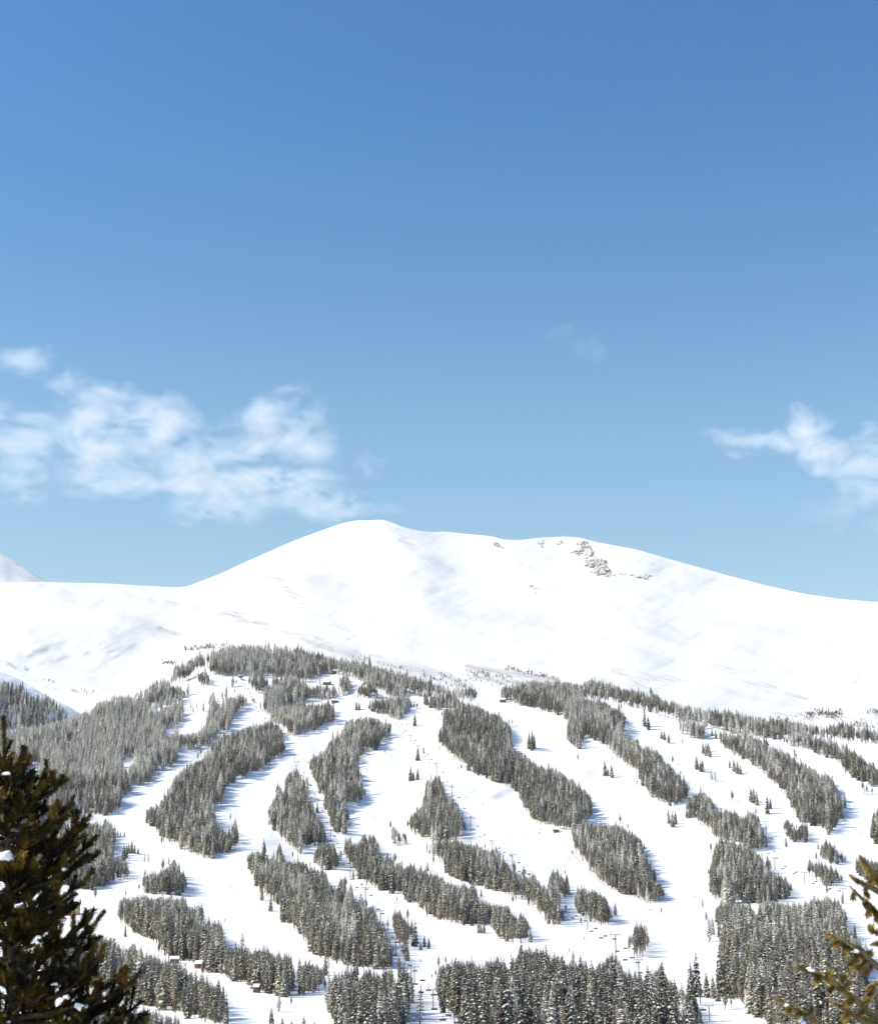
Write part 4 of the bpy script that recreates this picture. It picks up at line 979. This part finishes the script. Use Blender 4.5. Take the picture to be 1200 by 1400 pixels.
TP = []
for nm, mb in tower_parts():
    o = mb.obj(nm, [STEEL]); TP.append((nm, o.data)); bpy.data.objects.remove(o)


def chair_parts():
    h = MB(); h.tube([(0, 0, 0), (0, .25, -.9), (0, .35, -2.3)], .05, 6); h.box((0, 0, .02), (.16, .5, .16))
    s = MB(); s.box((0, 0, -2.75), (2.3, .55, .10)); b = MB(); b.box((0, .30, -2.40), (2.3, .08, .62))
    f = MB(); f.tube([(-1.15, .35, -2.3), (1.15, .35, -2.3)], .05, 6)
    for sx in (-1.15, 1.15): f.tube([(sx, .35, -2.05), (sx, .3, -2.75), (sx, -.35, -2.75)], .04, 6)
    r = MB(); r.tube([(-1.1, .3, -2.1), (-1.1, -.35, -2.2), (1.1, -.35, -2.2), (1.1, .3, -2.1)], .035, 6)
    return [('hanger', h, STEEL), ('seat', s, DARKM), ('backrest', b, DARKM), ('frame', f, STEEL), ('safety_bar', r, STEEL)]


CPARTS = []
for nm, mb, mt in chair_parts():
    o = mb.obj(nm, [mt]); CPARTS.append((nm, o.data)); bpy.data.objects.remove(o)


def place(parts, name, loc, rz, sc, label, cat, group):
    o = empty(name, loc, label, cat, group, rz); o.scale = (sc, sc, sc)
    for nm, me in parts:
        c = bpy.data.objects.new(nm, me); COL.objects.link(c); c.parent = o
    return o


rnd = random.Random(21)
SPOTS = {'main': (.16, .55, .85), 'centre': (.2, .5, .8), 'right': (.25, .6, .85), 'upper': (.2, .5, .8)}
for key, (phrase, tw, half) in LIFTS.items():
    tops = []
    for (x, y, hp) in tw:
        d = float(D1(x, y)); p = Vector(pt(x, y, d).tolist()); tops.append((p, hp * d / F / 12.2))
    n = len(tops)
    dirs = []
    for i in range(n):
        v = tops[min(i + 1, n - 1)][0] - tops[max(i - 1, 0)][0]; dirs.append(math.atan2(v.y, v.x) - math.pi / 2)
    for i, (p, s) in enumerate(tops):
        lab = {0: 'topmost', n - 1: 'lowest'}.get(i)
        lab = (lab + ' steel T-shaped tower of the ' + phrase) if lab else 'slim steel T-shaped tower along the ' + phrase
        place(TP, 'lift_tower', p, dirs[i], s, lab, 'lift tower', 'steel towers along the ' + phrase)
    for side in (-1, 1):
        cb = MB(); line = []
        for i in range(n):
            p, s = tops[i]; a = dirs[i]
            line.append(p + Vector((math.cos(a), math.sin(a), 0)) * side * 2.9 * s + Vector((0, 0, 10.72 * s)))
        pth = []
        for a, b in zip(line[:-1], line[1:]):
            L = (b - a).length
            for k in range(8):
                t = k / 8; pth.append(a.lerp(b, t) + Vector((0, 0, -4 * .022 * L * t * (1 - t))))
        pth.append(line[-1]); cb.tube(pth, .035, 5)
        o = cb.obj('haul_rope', [STEEL])
        tag(o, ('left' if side < 0 else 'right') + ' hand strand of the steel cable of the ' + phrase, 'cable', 'cables of the ' + phrase)
        for i, (a, b) in enumerate(zip(line[:-1], line[1:])):
            if key == 'upper' and side > 0: continue
            L = (b - a).length
            ks = SPOTS[key] if side < 0 else tuple(t + .12 for t in SPOTS[key][:2])
            if L < 90: ks = ks[:2]
            for t in ks:
                t = min(.95, t + rnd.uniform(-.05, .05))
                q = a.lerp(b, t) + Vector((0, 0, -4 * .022 * L * t * (1 - t)))
                place(CPARTS, 'lift_chair', q, dirs[i] + (math.pi if side > 0 else 0), 1.0, 'dark hanging chair on the cable of the ' + phrase, 'lift chair', 'chairs of the ' + phrase)


# ------------------------------------------------------------------ huts and lodges
def hut(x, y, w, dp, h, rz, wall, label, name='hut', roof_over=.5, pitch=.75, win=2, door=True, chimney=False):
    d = float(D1(x, y)); p = pt(x, y, d)
    r = empty(name, (p[0], p[1], p[2]), label, 'building', None, rz)
    m = MB(); hx, hy = w / 2, dp / 2; rh = hy * pitch
    vs = [(-hx, -hy, -2), (hx, -hy, -2), (hx, hy, -2), (-hx, hy, -2), (-hx, -hy, h), (hx, -hy, h), (hx, hy, h), (-hx, hy, h), (-hx, 0, h + rh), (hx, 0, h + rh)]
    m.add(vs, [(0, 1, 5, 4), (1, 2, 6, 9, 5), (2, 3, 7, 6), (3, 0, 4, 8, 7), (4, 5, 9, 8), (6, 7, 8, 9)])
    m.obj('wall', [wall], r)
    o = roof_over; t = .18; rf = MB(); sn = MB()
    for z0, th_, mb, ex in ((.03, .16, rf, 0.0), (.20, .45, sn, -.06)):
        sl = pitch
        for s in (-1, 1):
            e = hy + o + ex
            a = [(-hx - o - ex, s * e, h - sl * o + z0), (hx + o + ex, s * e, h - sl * o + z0), (hx + o + ex, 0, h + rh + z0), (-hx - o - ex, 0, h + rh + z0)]
            b = [(q[0], q[1], q[2] + th_) for q in a]
            f = [(0, 1, 2, 3), (7, 6, 5, 4), (0, 4, 5, 1), (1, 5, 6, 2), (3, 7, 4, 0)]
            if s > 0: f = [tuple(reversed(q)) for q in f]
            mb.add(a + b, f)
    ro = rf.obj('roof', [WOODW], r); sn.obj('roof_snow', [ROOFSNOW], ro)
    for k in range(win):
        wx = -hx + w * (k + 1) / (win + 1) + (w * .12 if door else 0)
        if wx > hx - .5: continue
        fr = MB(); fr.box((wx, -hy - .03, h * .58), (1.15, .10, 1.05)); fo = fr.obj('window', [WOODW if wall is not WOODW else TANW], r)
        pn = MB(); pn.box((wx, -hy - .07, h * .58), (.9, .08, .8)); pn.obj('pane', [GLASS], fo)
    if door:
        dm = MB(); dm.box((-hx + min(1.0, w * .2), -hy - .03, 1.0), (.9, .1, 2.0)); do = dm.obj('door', [DARKM], r)
        hm = MB(); hm.box((-hx + min(1.0, w * .2) + .3, -hy - .1, 1.0), (.08, .08, .2)); hm.obj('handle', [STEEL], do)
    if chimney:
        c = MB(); c.box((hx * .4, hy * .3, h + rh + .5), (.7, .7, 1.6)); c.obj('chimney', [WOODW], ro)
    return r


hut(459, 921, 9, 6, 3.0, .1, WOODW, 'small lodge with a snowy roof among dark trees under the tree line', 'lodge', chimney=True)
hut(447, 936, 9, 7, 2.8, -.2, WOODW, 'long dark lodge under a thick white roof beside a small clearing', 'lodge', win=3, chimney=True)
hut(458, 961, 8, 5, 2.6, .2, REDW, 'red brown lift shack at the end of the curved cat track', 'lift_shack')
hut(687, 960, 7, 5, 2.8, -.1, WOODW, 'small brown hut at the head of the run right of the great wood', 'hut')
hut(273, 1324, 4.2, 3.2, 2.2, -.35, REDW, 'little red brown cabin with snowy roof at the edge of the long tree strip', 'cabin', win=1, roof_over=.35)
hut(239, 1317, 4.4, 3, 2.0, .1, WOODW, 'low brown cabin left of the red brown cabin under the trees', 'cabin', win=1, roof_over=.3)
hut(351, 1357, 2.6, 2.4, 2.2, -.2, WOODW, 'dark box shed in the snow below the long tree strip', 'shed', win=1, roof_over=.25, door=False)
hut(760, 1138, 5, 4, 2.4, .1, WOODW, 'brown patrol hut at the foot of the great wood', 'hut')
hut(96, 1251, 12, 9, 8.0, .05, TANW, 'big tan lodge mostly hidden behind the dark pine, only its right end showing', 'lodge', win=4)

# round lift terminal below the tree line
d = float(D1(329, 930)); p = pt(329, 930, d)
r = empty('lift_terminal', tuple(p), 'dark rounded lift terminal at the top of the upper chairlift', 'lift terminal')
m = MB(); m.tube([(0, 0, -1.0), (0, 0, 3.2)], .5, 10); m.obj('mast', [STEEL], r)
m = MB(); m.tube([(0, 0, 3.0), (0, 0, 3.35)], 2.3, 24); m.obj('bullwheel', [STEEL], r)
m = MB(); m.tube([(0, 0, 3.7), (0, 0, 4.6), (0, 0, 5.3), (0, 0, 5.6)], [3.1, 3.2, 2.4, .9], 20); m.obj('canopy', [DARKM], r)
m = MB(); m.box((2.6, .6, 1.1), (1.6, 1.6, 2.6)); m.obj('operator_booth', [DARKM], r)


def fence(ptsxy, label):
    P = []
    for a, b in zip(ptsxy[:-1], ptsxy[1:]):
        for k in range(6):
            t = k / 6; P.append((a[0] + (b[0] - a[0]) * t, a[1] + (b[1] - a[1]) * t))
    P.append(ptsxy[-1])
    W3 = [Vector(pt(x, y, float(D1(x, y))).tolist()) for x, y in P]
    r = empty('safety_fence', W3[0], label, 'fence'); o = W3[0]
    net = MB()
    for a, b in zip(W3[:-1], W3[1:]):
        a = a - o; b = b - o; nrm = (b - a).cross(Vector((0, 0, 1))).normalized() * .04
        for zz in (.5, 1.0):
            c0 = Vector((0, 0, zz)); c1 = Vector((0, 0, zz + .14))
            net.add([a + c0 - nrm, b + c0 - nrm, b + c1 - nrm, a + c1 - nrm, a + c0 + nrm, b + c0 + nrm, b + c1 + nrm, a + c1 + nrm],
                    [(0, 1, 2, 3), (7, 6, 5, 4), (3, 2, 6, 7), (0, 4, 5, 1)])
    net.obj('netting', [REDNET], r)
    for q in W3[::2]:
        m = MB(); m.tube([q - o + Vector((0, 0, -.3)), q - o + Vector((0, 0, 1.4))], .03, 6); m.obj('post', [REDNET], r)


fence([(776, 1160), (783, 1169), (795, 1183), (808, 1196), (822, 1208), (835, 1216), (850, 1224), (870, 1231), (890, 1237), (904, 1238)], 'long red safety net curving along the foot of the oval wood')
fence([(264, 1174), (275, 1177), (288, 1177)], 'short red safety net under the long wood between the left runs')

# ------------------------------------------------------------------ rock outcrops near the summit
ROCK = simple_mat('tan_rock', (0.36, 0.31, 0.26), (0.58, 0.52, 0.45), 0.12, 0.9, 0.15, 0.6)


def outcrop(pts2, n, smin, smax, label, seed, jit):
    rn = random.Random(seed); mb = MB(); sn = MB(); c0 = None
    for i in range(n):
        a = pts2[rn.randrange(len(pts2))]
        x = a[0] + rn.gauss(0, jit); y = a[1] + rn.gauss(0, jit * .75)
        if y < float(SKYLINE(x)) + 2.0: continue
        d = float(D2(x, y)); p = Vector(pt(x, y, d).tolist())
        if c0 is None: c0 = p
        s = rn.uniform(smin, smax) * (1.0 if rn.random() < .7 else 1.7)
        bm = bmesh.new(); bmesh.ops.create_icosphere(bm, subdivisions=2, radius=1)
        f = [rn.uniform(.7, 1.4), rn.uniform(.6, 1.1), rn.uniform(.45, .9)]; ph = [rn.uniform(0, 6) for _ in range(4)]
        for v in bm.verts:
            k = 1 + .28 * math.sin(4 * v.co.x + ph[0]) * math.sin(3 * v.co.z + ph[1]) + .18 * math.sin(7 * v.co.y + ph[2]) + .12 * math.sin(11 * v.co.x + ph[3])
            v.co = Vector((v.co.x * f[0], v.co.y * f[1], v.co.z * f[2])) * s * k
        bm.normal_update()
        R = Matrix.Rotation(rn.uniform(0, 6), 3, 'Z')
        mb.add([p - c0 + R @ v.co for v in bm.verts], [tuple(v.index for v in q.verts) for q in bm.faces])
        # snow caught on the ledges of each block
        top = [q for q in bm.faces if q.normal.z > .62]
        for q in top:
            sn.add([p - c0 + R @ (v.co * 1.02) + Vector((0, 0, .12)) for v in q.verts], [tuple(range(len(q.verts)))])
        bm.free()
    o = mb.obj('rock_outcrop', [ROCK]); o.location = c0
    tag(o, label, 'rock outcrop')
    sn.obj('snow_cap', [ROOFSNOW], o)


outcrop([(796, 745), (800, 752), (790, 756), (805, 760), (812, 768), (818, 775), (822, 782), (815, 778), (806, 770), (822, 770), (826, 778)], 150, 1.8, 5.2, 'large tan rock outcrop streaked with snow under the right end of the summit ridge', 1, 3.4)
outcrop([(832, 786), (840, 787), (848, 785), (856, 784), (864, 787), (872, 788), (880, 789), (886, 788)], 34, 1.0, 2.6, 'thin line of rocks running right from the large tan outcrop', 2, 1.6)
outcrop([(680, 747), (684, 748), (678, 745)], 16, 1.4, 3.2, 'small grey rock knob below the dip left of the tan outcrop', 3, 2.0)
outcrop([(738, 742), (742, 740), (740, 746)], 16, 1.4, 3.2, 'pair of rock ribs just under the ridge left of the large tan outcrop', 4, 1.8)
outcrop([(762, 744), (766, 743)], 9, 1.2, 2.4, 'tiny rock patch between the rock ribs and the large tan outcrop', 5, 1.8)
outcrop([(728, 802), (732, 806), (726, 799)], 9, 1.0, 2.0, 'few scattered boulders in the white bowl below the ridge', 6, 2.5)

# ------------------------------------------------------------------ scrub above the tree line
def scrub_points():
    out = []
    strips = [((575, 922), (650, 952), 70, 3), ((600, 922), (640, 940), 60, 4), ((636, 920), (700, 928), 60, 3), ((690, 914), (762, 930), 110, 2.2), ((640, 930), (720, 940), 40, 3), ((655, 918), (668, 926), 24, 2.5),
              ((250, 889), (290, 885), 70, 2.5), ((262, 886), (312, 884), 60, 3), ((219, 908), (240, 907), 40, 1.8), ((1100, 978), (1150, 976), 120, 3), ((1115, 972), (1148, 984), 60, 4), ((1168, 990), (1190, 994), 60, 4),
              ((1192, 972), (1200, 978), 40, 4), ((1140, 1003), (1200, 1008), 60, 5), ((1060, 984), (1110, 984), 16, 2), ((480, 898), (560, 918), 40, 2.5), ((100, 945), (135, 948), 14, 2), ((60, 930), (75, 932), 8, 2), ((36, 916), (40, 914), 6, 2)]
    rn = random.Random(4)
    for a, b, n, j in strips:
        for _ in range(n):
            t = rn.random(); x = a[0] + (b[0] - a[0]) * t + rn.gauss(0, j); y = a[1] + (b[1] - a[1]) * t + rn.gauss(0, j * .6)
            yb = float(CREST(x)) + 38
            if y > yb or (x < 150 and y > float(CREST3(x)) - 2): continue
            d = float(D2(x, y)); out.append(pt(x, y, d))
    return np.array(out)


SCRUB = scrub_points()
ns = len(SCRUB); sz = RNG.uniform(.12, .32, ns)
instanced("scrub", SCRUB, RNG.choice(IDX['spruce'] + IDX['pine'] + IDX['bare'], ns), RNG.random(ns) * 6.28, np.stack([sz * 1.5, sz * 1.5, sz], -1), [m[3] for m in MODELS],
          'low wind bent scrub trees in thin dark streaks on the snow above the tree line', 'scrub')


# ------------------------------------------------------------------ skiers on the runs
JACKETS = [simple_mat('ski_clothes', a, b, 5.0, .8, .2) for a, b in (((.02, .02, .03), (.05, .05, .07)), ((.10, .03, .03), (.16, .05, .04)), ((.03, .05, .12), (.05, .08, .18)))]
SKIM = simple_mat('ski_base', (.05, .05, .06), (.10, .10, .12), 5.0, .4, .4)
HELM = simple_mat('helmet', (.03, .03, .03), (.08, .08, .08), 5.0, .4, .4)


def skier_body():
    """one skinned figure in a skiing crouch, arms forward"""
    J = [((0, 0, .98), .17), ((0, -.06, 1.15), .17), ((0, -.16, 1.42), .19), ((0, -.20, 1.55), .08), ((0, -.24, 1.68), .12), ((0, -.25, 1.80), .09),
         ((.22, -.17, 1.43), .085), ((.34, -.28, 1.20), .065), ((.30, -.52, 1.10), .05), ((.29, -.60, 1.09), .05), ((-.22, -.17, 1.43), .085), ((-.34, -.28, 1.20), .065), ((-.30, -.52, 1.10), .05), ((-.29, -.60, 1.09), .05),
         ((.13, -.02, .92), .13), ((.15, -.22, .54), .095), ((.15, -.02, .14), .075), ((.15, -.16, .08), .07), ((-.13, -.02, .92), .13), ((-.15, -.22, .54), .095), ((-.15, -.02, .14), .075), ((-.15, -.16, .08), .07)]
    E = [(0, 1), (1, 2), (2, 3), (3, 4), (4, 5), (2, 6), (6, 7), (7, 8), (8, 9), (2, 10), (10, 11), (11, 12), (12, 13), (0, 14), (14, 15), (15, 16), (16, 17), (0, 18), (18, 19), (19, 20), (20, 21)]
    me = bpy.data.meshes.new('skier_frame'); me.from_pydata([j[0] for j in J], E, []); o = bpy.data.objects.new('skier_frame', me); COL.objects.link(o)
    sk = o.modifiers.new('skin', 'SKIN')
    for v, j in zip(me.skin_vertices[0].data, J): v.radius = (j[1], j[1])
    me.skin_vertices[0].data[0].use_root = True
    o.modifiers.new('sub', 'SUBSURF').levels = 1
    dg = bpy.context.evaluated_depsgraph_get(); m2 = bpy.data.meshes.new_from_object(o.evaluated_get(dg)); bpy.data.objects.remove(o)
    m2.polygons.foreach_set('use_smooth', np.ones(len(m2.polygons), dtype=bool)); return m2


BODY = skier_body()
m = MB(); m.box((0, -.1, .02), (.09, 1.7, .03)); m.box((0, -.97, .06), (.08, .14, .03)); so_ = m.obj('ski', [SKIM]); SKI = so_.data; bpy.data.objects.remove(so_)
bm = bmesh.new(); bmesh.ops.create_uvsphere(bm, u_segments=12, v_segments=8, radius=.15); HMESH = bpy.data.meshes.new('helmet'); bm.to_mesh(HMESH); bm.free(); HMESH.materials.append(HELM)
WHERE = [(575, 1316, 0, 'skier in dark clothes below the brownish lift clump'), (591, 1337, 2, 'skier in blue beside the lowest lift towers'), (799, 1285, 0, 'dark skier crossing the wide run below the rounded island'), (778, 1301, 1, 'skier in dark red above the tall bottom wood'),
         (869, 1073, 0, 'lone dark skier beside the right hand wood'), (308, 1260, 0, 'dark skier on the left run right of the long tree strip'), (315, 1213, 2, 'skier in blue on the left run beside the pointed island'), (233, 1280, 0, 'dark skier left of the long tree strip near the cabins'),
         (950, 1228, 1, 'skier in dark red on the wide white run left of the blocky wood'), (889, 1246, 1, 'skier in dark red just below the long red net'), (660, 1100, 0, 'dark skier under the great wood on the centre run'), (725, 1150, 2, 'skier in blue above the second slanting strip')]
for i, (x, y, c, lab) in enumerate(WHERE):
    p = pt(x, y, float(D1(x, y))); bd = BODY.copy(); bd.materials.clear(); bd.materials.append(JACKETS[c])
    o = bpy.data.objects.new('person', bd); COL.objects.link(o); o.location = p; o.rotation_euler = (0, 0, rnd.uniform(-1.3, 1.3)); tag(o, lab, 'skier', 'skiers on the runs')
    for sx_k in (-.15, .15):
        k = bpy.data.objects.new('ski', SKI); COL.objects.link(k); k.parent = o; k.location = (sx_k, 0, 0)
    k = bpy.data.objects.new('helmet', HMESH); COL.objects.link(k); k.parent = o; k.location = (0, -.245, 1.77)

# ------------------------------------------------------------------ clouds far behind the mountain, and the mountain air
CD = 8600.0


def cloud(name, cx, cy, blobs, dens, label, seed, thr=0.30, depth=75.0):
    """blobs: (px, py, half width, half height, tilt in degrees, weight) in photo pixels at the cloud's own distance"""
    k = CD / F * 1.03
    c = V(cx, cy, CD)
    bs = []
    for (x, y, a, b, t, w) in blobs:
        p = V(x, y, CD) - c; bs.append((p.x, p.z, a * k * 1.25, b * k * 1.25, math.radians(-t), w))
    # the body the vapour lives in: a rounded hull round all puffs
    bm = bmesh.new()
    for (x, z, a, b, t, w) in bs:
        M = Matrix.Translation((x, 0, z)) @ Matrix.Rotation(-t, 4, 'Y') @ Matrix.Diagonal((a * 1.12, depth * 1.3, b * 1.12, 1))
        bmesh.ops.create_uvsphere(bm, u_segments=14, v_segments=9, radius=1.0, matrix=M)
    cs = [v.co.copy() for v in bm.verts]; bm.free(); bm = bmesh.new()
    for q in cs: bm.verts.new(q)
    hull = bmesh.ops.convex_hull(bm, input=bm.verts[:])
    bmesh.ops.delete(bm, geom=[v for v in bm.verts if not v.link_faces], context='VERTS')
    me = bpy.data.meshes.new(name); bm.to_mesh(me); bm.free()
    o = bpy.data.objects.new(name, me); COL.objects.link(o); o.location = c
    tag(o, label, 'cloud', kind='stuff')
    m = bpy.data.materials.new(name + '_vapour'); m.use_nodes = True; nt = m.node_tree
    nt.nodes.remove(nt.nodes['Principled BSDF'])
    out = nt.nodes['Material Output']; pv = N(nt, 'ShaderNodeVolumePrincipled')
    pv.inputs['Color'].default_value = rgb(1, .975, .94); pv.inputs['Anisotropy'].default_value = 0.0
    tc = N(nt, 'ShaderNodeTexCoord'); P = tc.outputs['Object']
    L = nt.links.new
    def math_(op, a, b, clamp=False):
        n = N(nt, 'ShaderNodeMath', operation=op, use_clamp=clamp)
        for i, q in enumerate((a, b)):
            if q is None: continue
            if isinstance(q, (int, float)): n.inputs[i].default_value = q
            else: L(q, n.inputs[i])
        return n.outputs[0]
    # bend the puffs with slow noise so that no outline is an ellipse
    sh = N(nt, 'ShaderNodeVectorMath', operation='ADD'); sh.inputs[1].default_value = (seed * 731.0, seed * 377.0, seed * 191.0); L(P, sh.inputs[0])
    wn = noise_tex(nt, sh.outputs[0], 0.0060, 5, .6)
    wv = N(nt, 'ShaderNodeVectorMath', operation='MULTIPLY_ADD'); L(wn.outputs['Color'], wv.inputs[0]); wv.inputs[1].default_value = (330, 60, 260); wv.inputs[2].default_value = (-165, -30, -130)
    wa = N(nt, 'ShaderNodeVectorMath', operation='ADD'); L(P, wa.inputs[0]); L(wv.outputs[0], wa.inputs[1])
    env = None
    for (x, z, a, b, t, w) in bs:
        mp = N(nt, 'ShaderNodeMapping', vector_type='TEXTURE'); mp.inputs['Location'].default_value = (x, 0, z)
        mp.inputs['Rotation'].default_value = (0, -t, 0); mp.inputs['Scale'].default_value = (a, depth, b); L(wa.outputs[0], mp.inputs['Vector'])
        ln = N(nt, 'ShaderNodeVectorMath', operation='DOT_PRODUCT'); L(mp.outputs[0], ln.inputs[0]); L(mp.outputs[0], ln.inputs[1])
        e = math_('MULTIPLY', math_('SUBTRACT', 1.0, ln.outputs['Value'], True), w)
        env = e if env is None else (math_('MAXIMUM', env, e) if w > 0 else math_('ADD', env, e))
    sq = N(nt, 'ShaderNodeMapping'); sq.inputs['Scale'].default_value = (.62, .25, 1.5); sq.inputs['Rotation'].default_value = (0, math.radians(24), 0); L(sh.outputs[0], sq.inputs['Vector'])
    fine = noise_tex(nt, sq.outputs[0], 0.0062, 10, .72, .5)
    f = math_('MULTIPLY_ADD', fine.outputs['Fac'], 5.4); f.node.inputs[2].default_value = -2.05
    d = math_('SUBTRACT', math_('MULTIPLY', env, f), thr * .15)
    d = math_('MAXIMUM', math_('MULTIPLY', d, dens), 0.0)
    L(d, pv.inputs['Density']); L(pv.outputs[0], out.inputs['Volume'])
    me.materials.append(m)
    return o


cloud('cloud', 240, 610, [(40, 605, 90, 42, 0, .9), (140, 585, 62, 58, 10, 1.0), (215, 585, 62, 44, 0, 1.0), (165, 640, 85, 46, 0, .9), (265, 640, 62, 50, 0, .95), (340, 655, 80, 48, 0, 1.0), (405, 655, 60, 44, 20, 1.0),
                        (392, 575, 62, 46, 0, .85), (415, 620, 45, 45, 0, .8), (300, 690, 80, 30, 0, .75), (450, 688, 85, 24, 0, .7), (360, 615, 60, 40, 0, .7), (25, 660, 80, 26, 0, .45), (30, 492, 48, 20, 10, .55), (95, 520, 26, 18, 20, .5), (505, 628, 22, 16, 0, .28), (-70, 600, 100, 60, 0, .9), (247, 607, 22, 20, 0, -.55)],
      .0115, 'large wispy white cloud over the left shoulder of the mountain', 1)
cloud('cloud', 1150, 640, [(1030, 603, 66, 17, 8, .7), (1100, 590, 34, 34, 30, .85), (1125, 620, 62, 26, 35, .95), (1185, 652, 60, 38, 30, 1.0), (1260, 690, 90, 60, 20, 1.0), (1195, 610, 40, 24, 0, .5), (1180, 705, 110, 40, 0, .18)],
      .0105, 'smaller ragged white cloud at the right edge of the sky', 2)
cloud('cloud', 785, 466, [(770, 461, 42, 11, 6, .6), (805, 470, 20, 22, 0, .6)], .0022, 'faint thin cloud wisp alone in the blue above the summit', 3, depth=80)

hz = bpy.data.meshes.new('haze')
mb = MB(); mb.box((0, 0, 560), (11200, 11200, 1300)); ho = mb.obj('haze', [])
hm = bpy.data.materials.new('mountain_air'); hm.use_nodes = True; nt = hm.node_tree
nt.nodes.remove(nt.nodes['Principled BSDF'])
pv = N(nt, 'ShaderNodeVolumePrincipled'); pv.inputs['Color'].default_value = rgb(.97, .96, .95); pv.inputs['Density'].default_value = 1.4e-5; pv.inputs['Anisotropy'].default_value = 0.0
nt.links.new(pv.outputs[0], nt.nodes['Material Output'].inputs['Volume'])
ho.data.materials.clear(); ho.data.materials.append(hm)
tag(ho, 'thin pale mountain air that softens the far slopes', 'haze', kind='stuff')

# ------------------------------------------------------------------ camera, light, sky
cam = bpy.data.cameras.new('camera'); co = bpy.data.objects.new('camera', cam); COL.objects.link(co)
cam.sensor_width = 36.0; cam.sensor_fit = 'AUTO'; cam.lens = 36.0 * F / 1400.0
co.location = (0, 0, 0); co.rotation_euler = (math.radians(90) + PITCH, 0, 0)
cam.clip_start = 0.1; cam.clip_end = 60000
cam.dof.use_dof = True; cam.dof.focus_distance = 1500; cam.dof.aperture_fstop = 13.0
SC.camera = co

SUN_EL, SUN_AZ = math.radians(40), math.radians(-104)     # azimuth measured from +Y (into the picture) clockwise
sd = bpy.data.lights.new('sun', 'SUN'); so = bpy.data.objects.new('sun', sd); COL.objects.link(so)
sd.energy = 5.0; sd.angle = math.radians(0.5); sd.color = (1.0, 0.895, 0.755)
sv = Vector((math.sin(SUN_AZ) * math.cos(SUN_EL), math.cos(SUN_AZ) * math.cos(SUN_EL), math.sin(SUN_EL)))
so.rotation_euler = sv.to_track_quat('Z', 'Y').to_euler()
so.location = sv * 2000

w = bpy.data.worlds.new('World'); SC.world = w; w.use_nodes = True
nt = w.node_tree; bg = nt.nodes['Background']
sky = nt.nodes.new('ShaderNodeTexSky'); sky.sky_type = 'NISHITA'; sky.sun_disc = False
sky.sun_elevation = SUN_EL; sky.sun_rotation = SUN_AZ
sky.altitude = 0; sky.air_density = 2.0; sky.dust_density = 2.0; sky.ozone_density = 6.0
gm = nt.nodes.new('ShaderNodeGamma'); gm.inputs['Gamma'].default_value = 2.0
nt.links.new(sky.outputs[0], gm.inputs['Color']); tn = nt.nodes.new('ShaderNodeMix'); tn.data_type = 'RGBA'; tn.blend_type = 'MULTIPLY'; tn.inputs['Factor'].default_value = 1.0; tn.inputs['B'].default_value = (.75, .94, .93, 1)
nt.links.new(gm.outputs[0], tn.inputs['A']); 
tcw = nt.nodes.new('ShaderNodeTexCoord'); sx = nt.nodes.new('ShaderNodeSeparateXYZ'); nt.links.new(tcw.outputs['Generated'], sx.inputs[0])
mrw = nt.nodes.new('ShaderNodeMapRange'); mrw.inputs['From Min'].default_value = .48; mrw.inputs['From Max'].default_value = 0.0; nt.links.new(sx.outputs['Z'], mrw.inputs['Value'])
pw = nt.nodes.new('ShaderNodeMath'); pw.operation = 'POWER'; pw.inputs[1].default_value = 2.0; nt.links.new(mrw.outputs['Result'], pw.inputs[0])
pm = nt.nodes.new('ShaderNodeMath'); pm.operation = 'MULTIPLY'; pm.inputs[1].default_value = .92; nt.links.new(pw.outputs[0], pm.inputs[0])
hzm = nt.nodes.new('ShaderNodeMix'); hzm.data_type = 'RGBA'; hzm.inputs['B'].default_value = (24.5, 27.0, 32.0, 1)      # paler air towards the horizon
nt.links.new(pm.outputs[0], hzm.inputs['Factor']); nt.links.new(tn.outputs['Result'], hzm.inputs['A']); cap = nt.nodes.new('ShaderNodeVectorMath'); cap.operation = 'MINIMUM'; cap.inputs[1].default_value = (36, 36, 36)
nt.links.new(hzm.outputs['Result'], cap.inputs[0]); nt.links.new(cap.outputs[0], bg.inputs['Color']); bg.inputs['Strength'].default_value = 0.039

SC.view_settings.view_transform = 'Standard'; SC.view_settings.look = 'None'
SC.view_settings.exposure = 0.10; SC.view_settings.gamma = 1.0
SC.render.engine = 'CYCLES'
w.cycles.sampling_method = 'NONE'
SC.cycles.use_denoising = True
SC.cycles.sample_clamp_indirect = 1.5
SC.cycles.max_bounces = 6; SC.cycles.diffuse_bounces = 3; SC.cycles.volume_bounces = 2; SC.cycles.transparent_max_bounces = 4
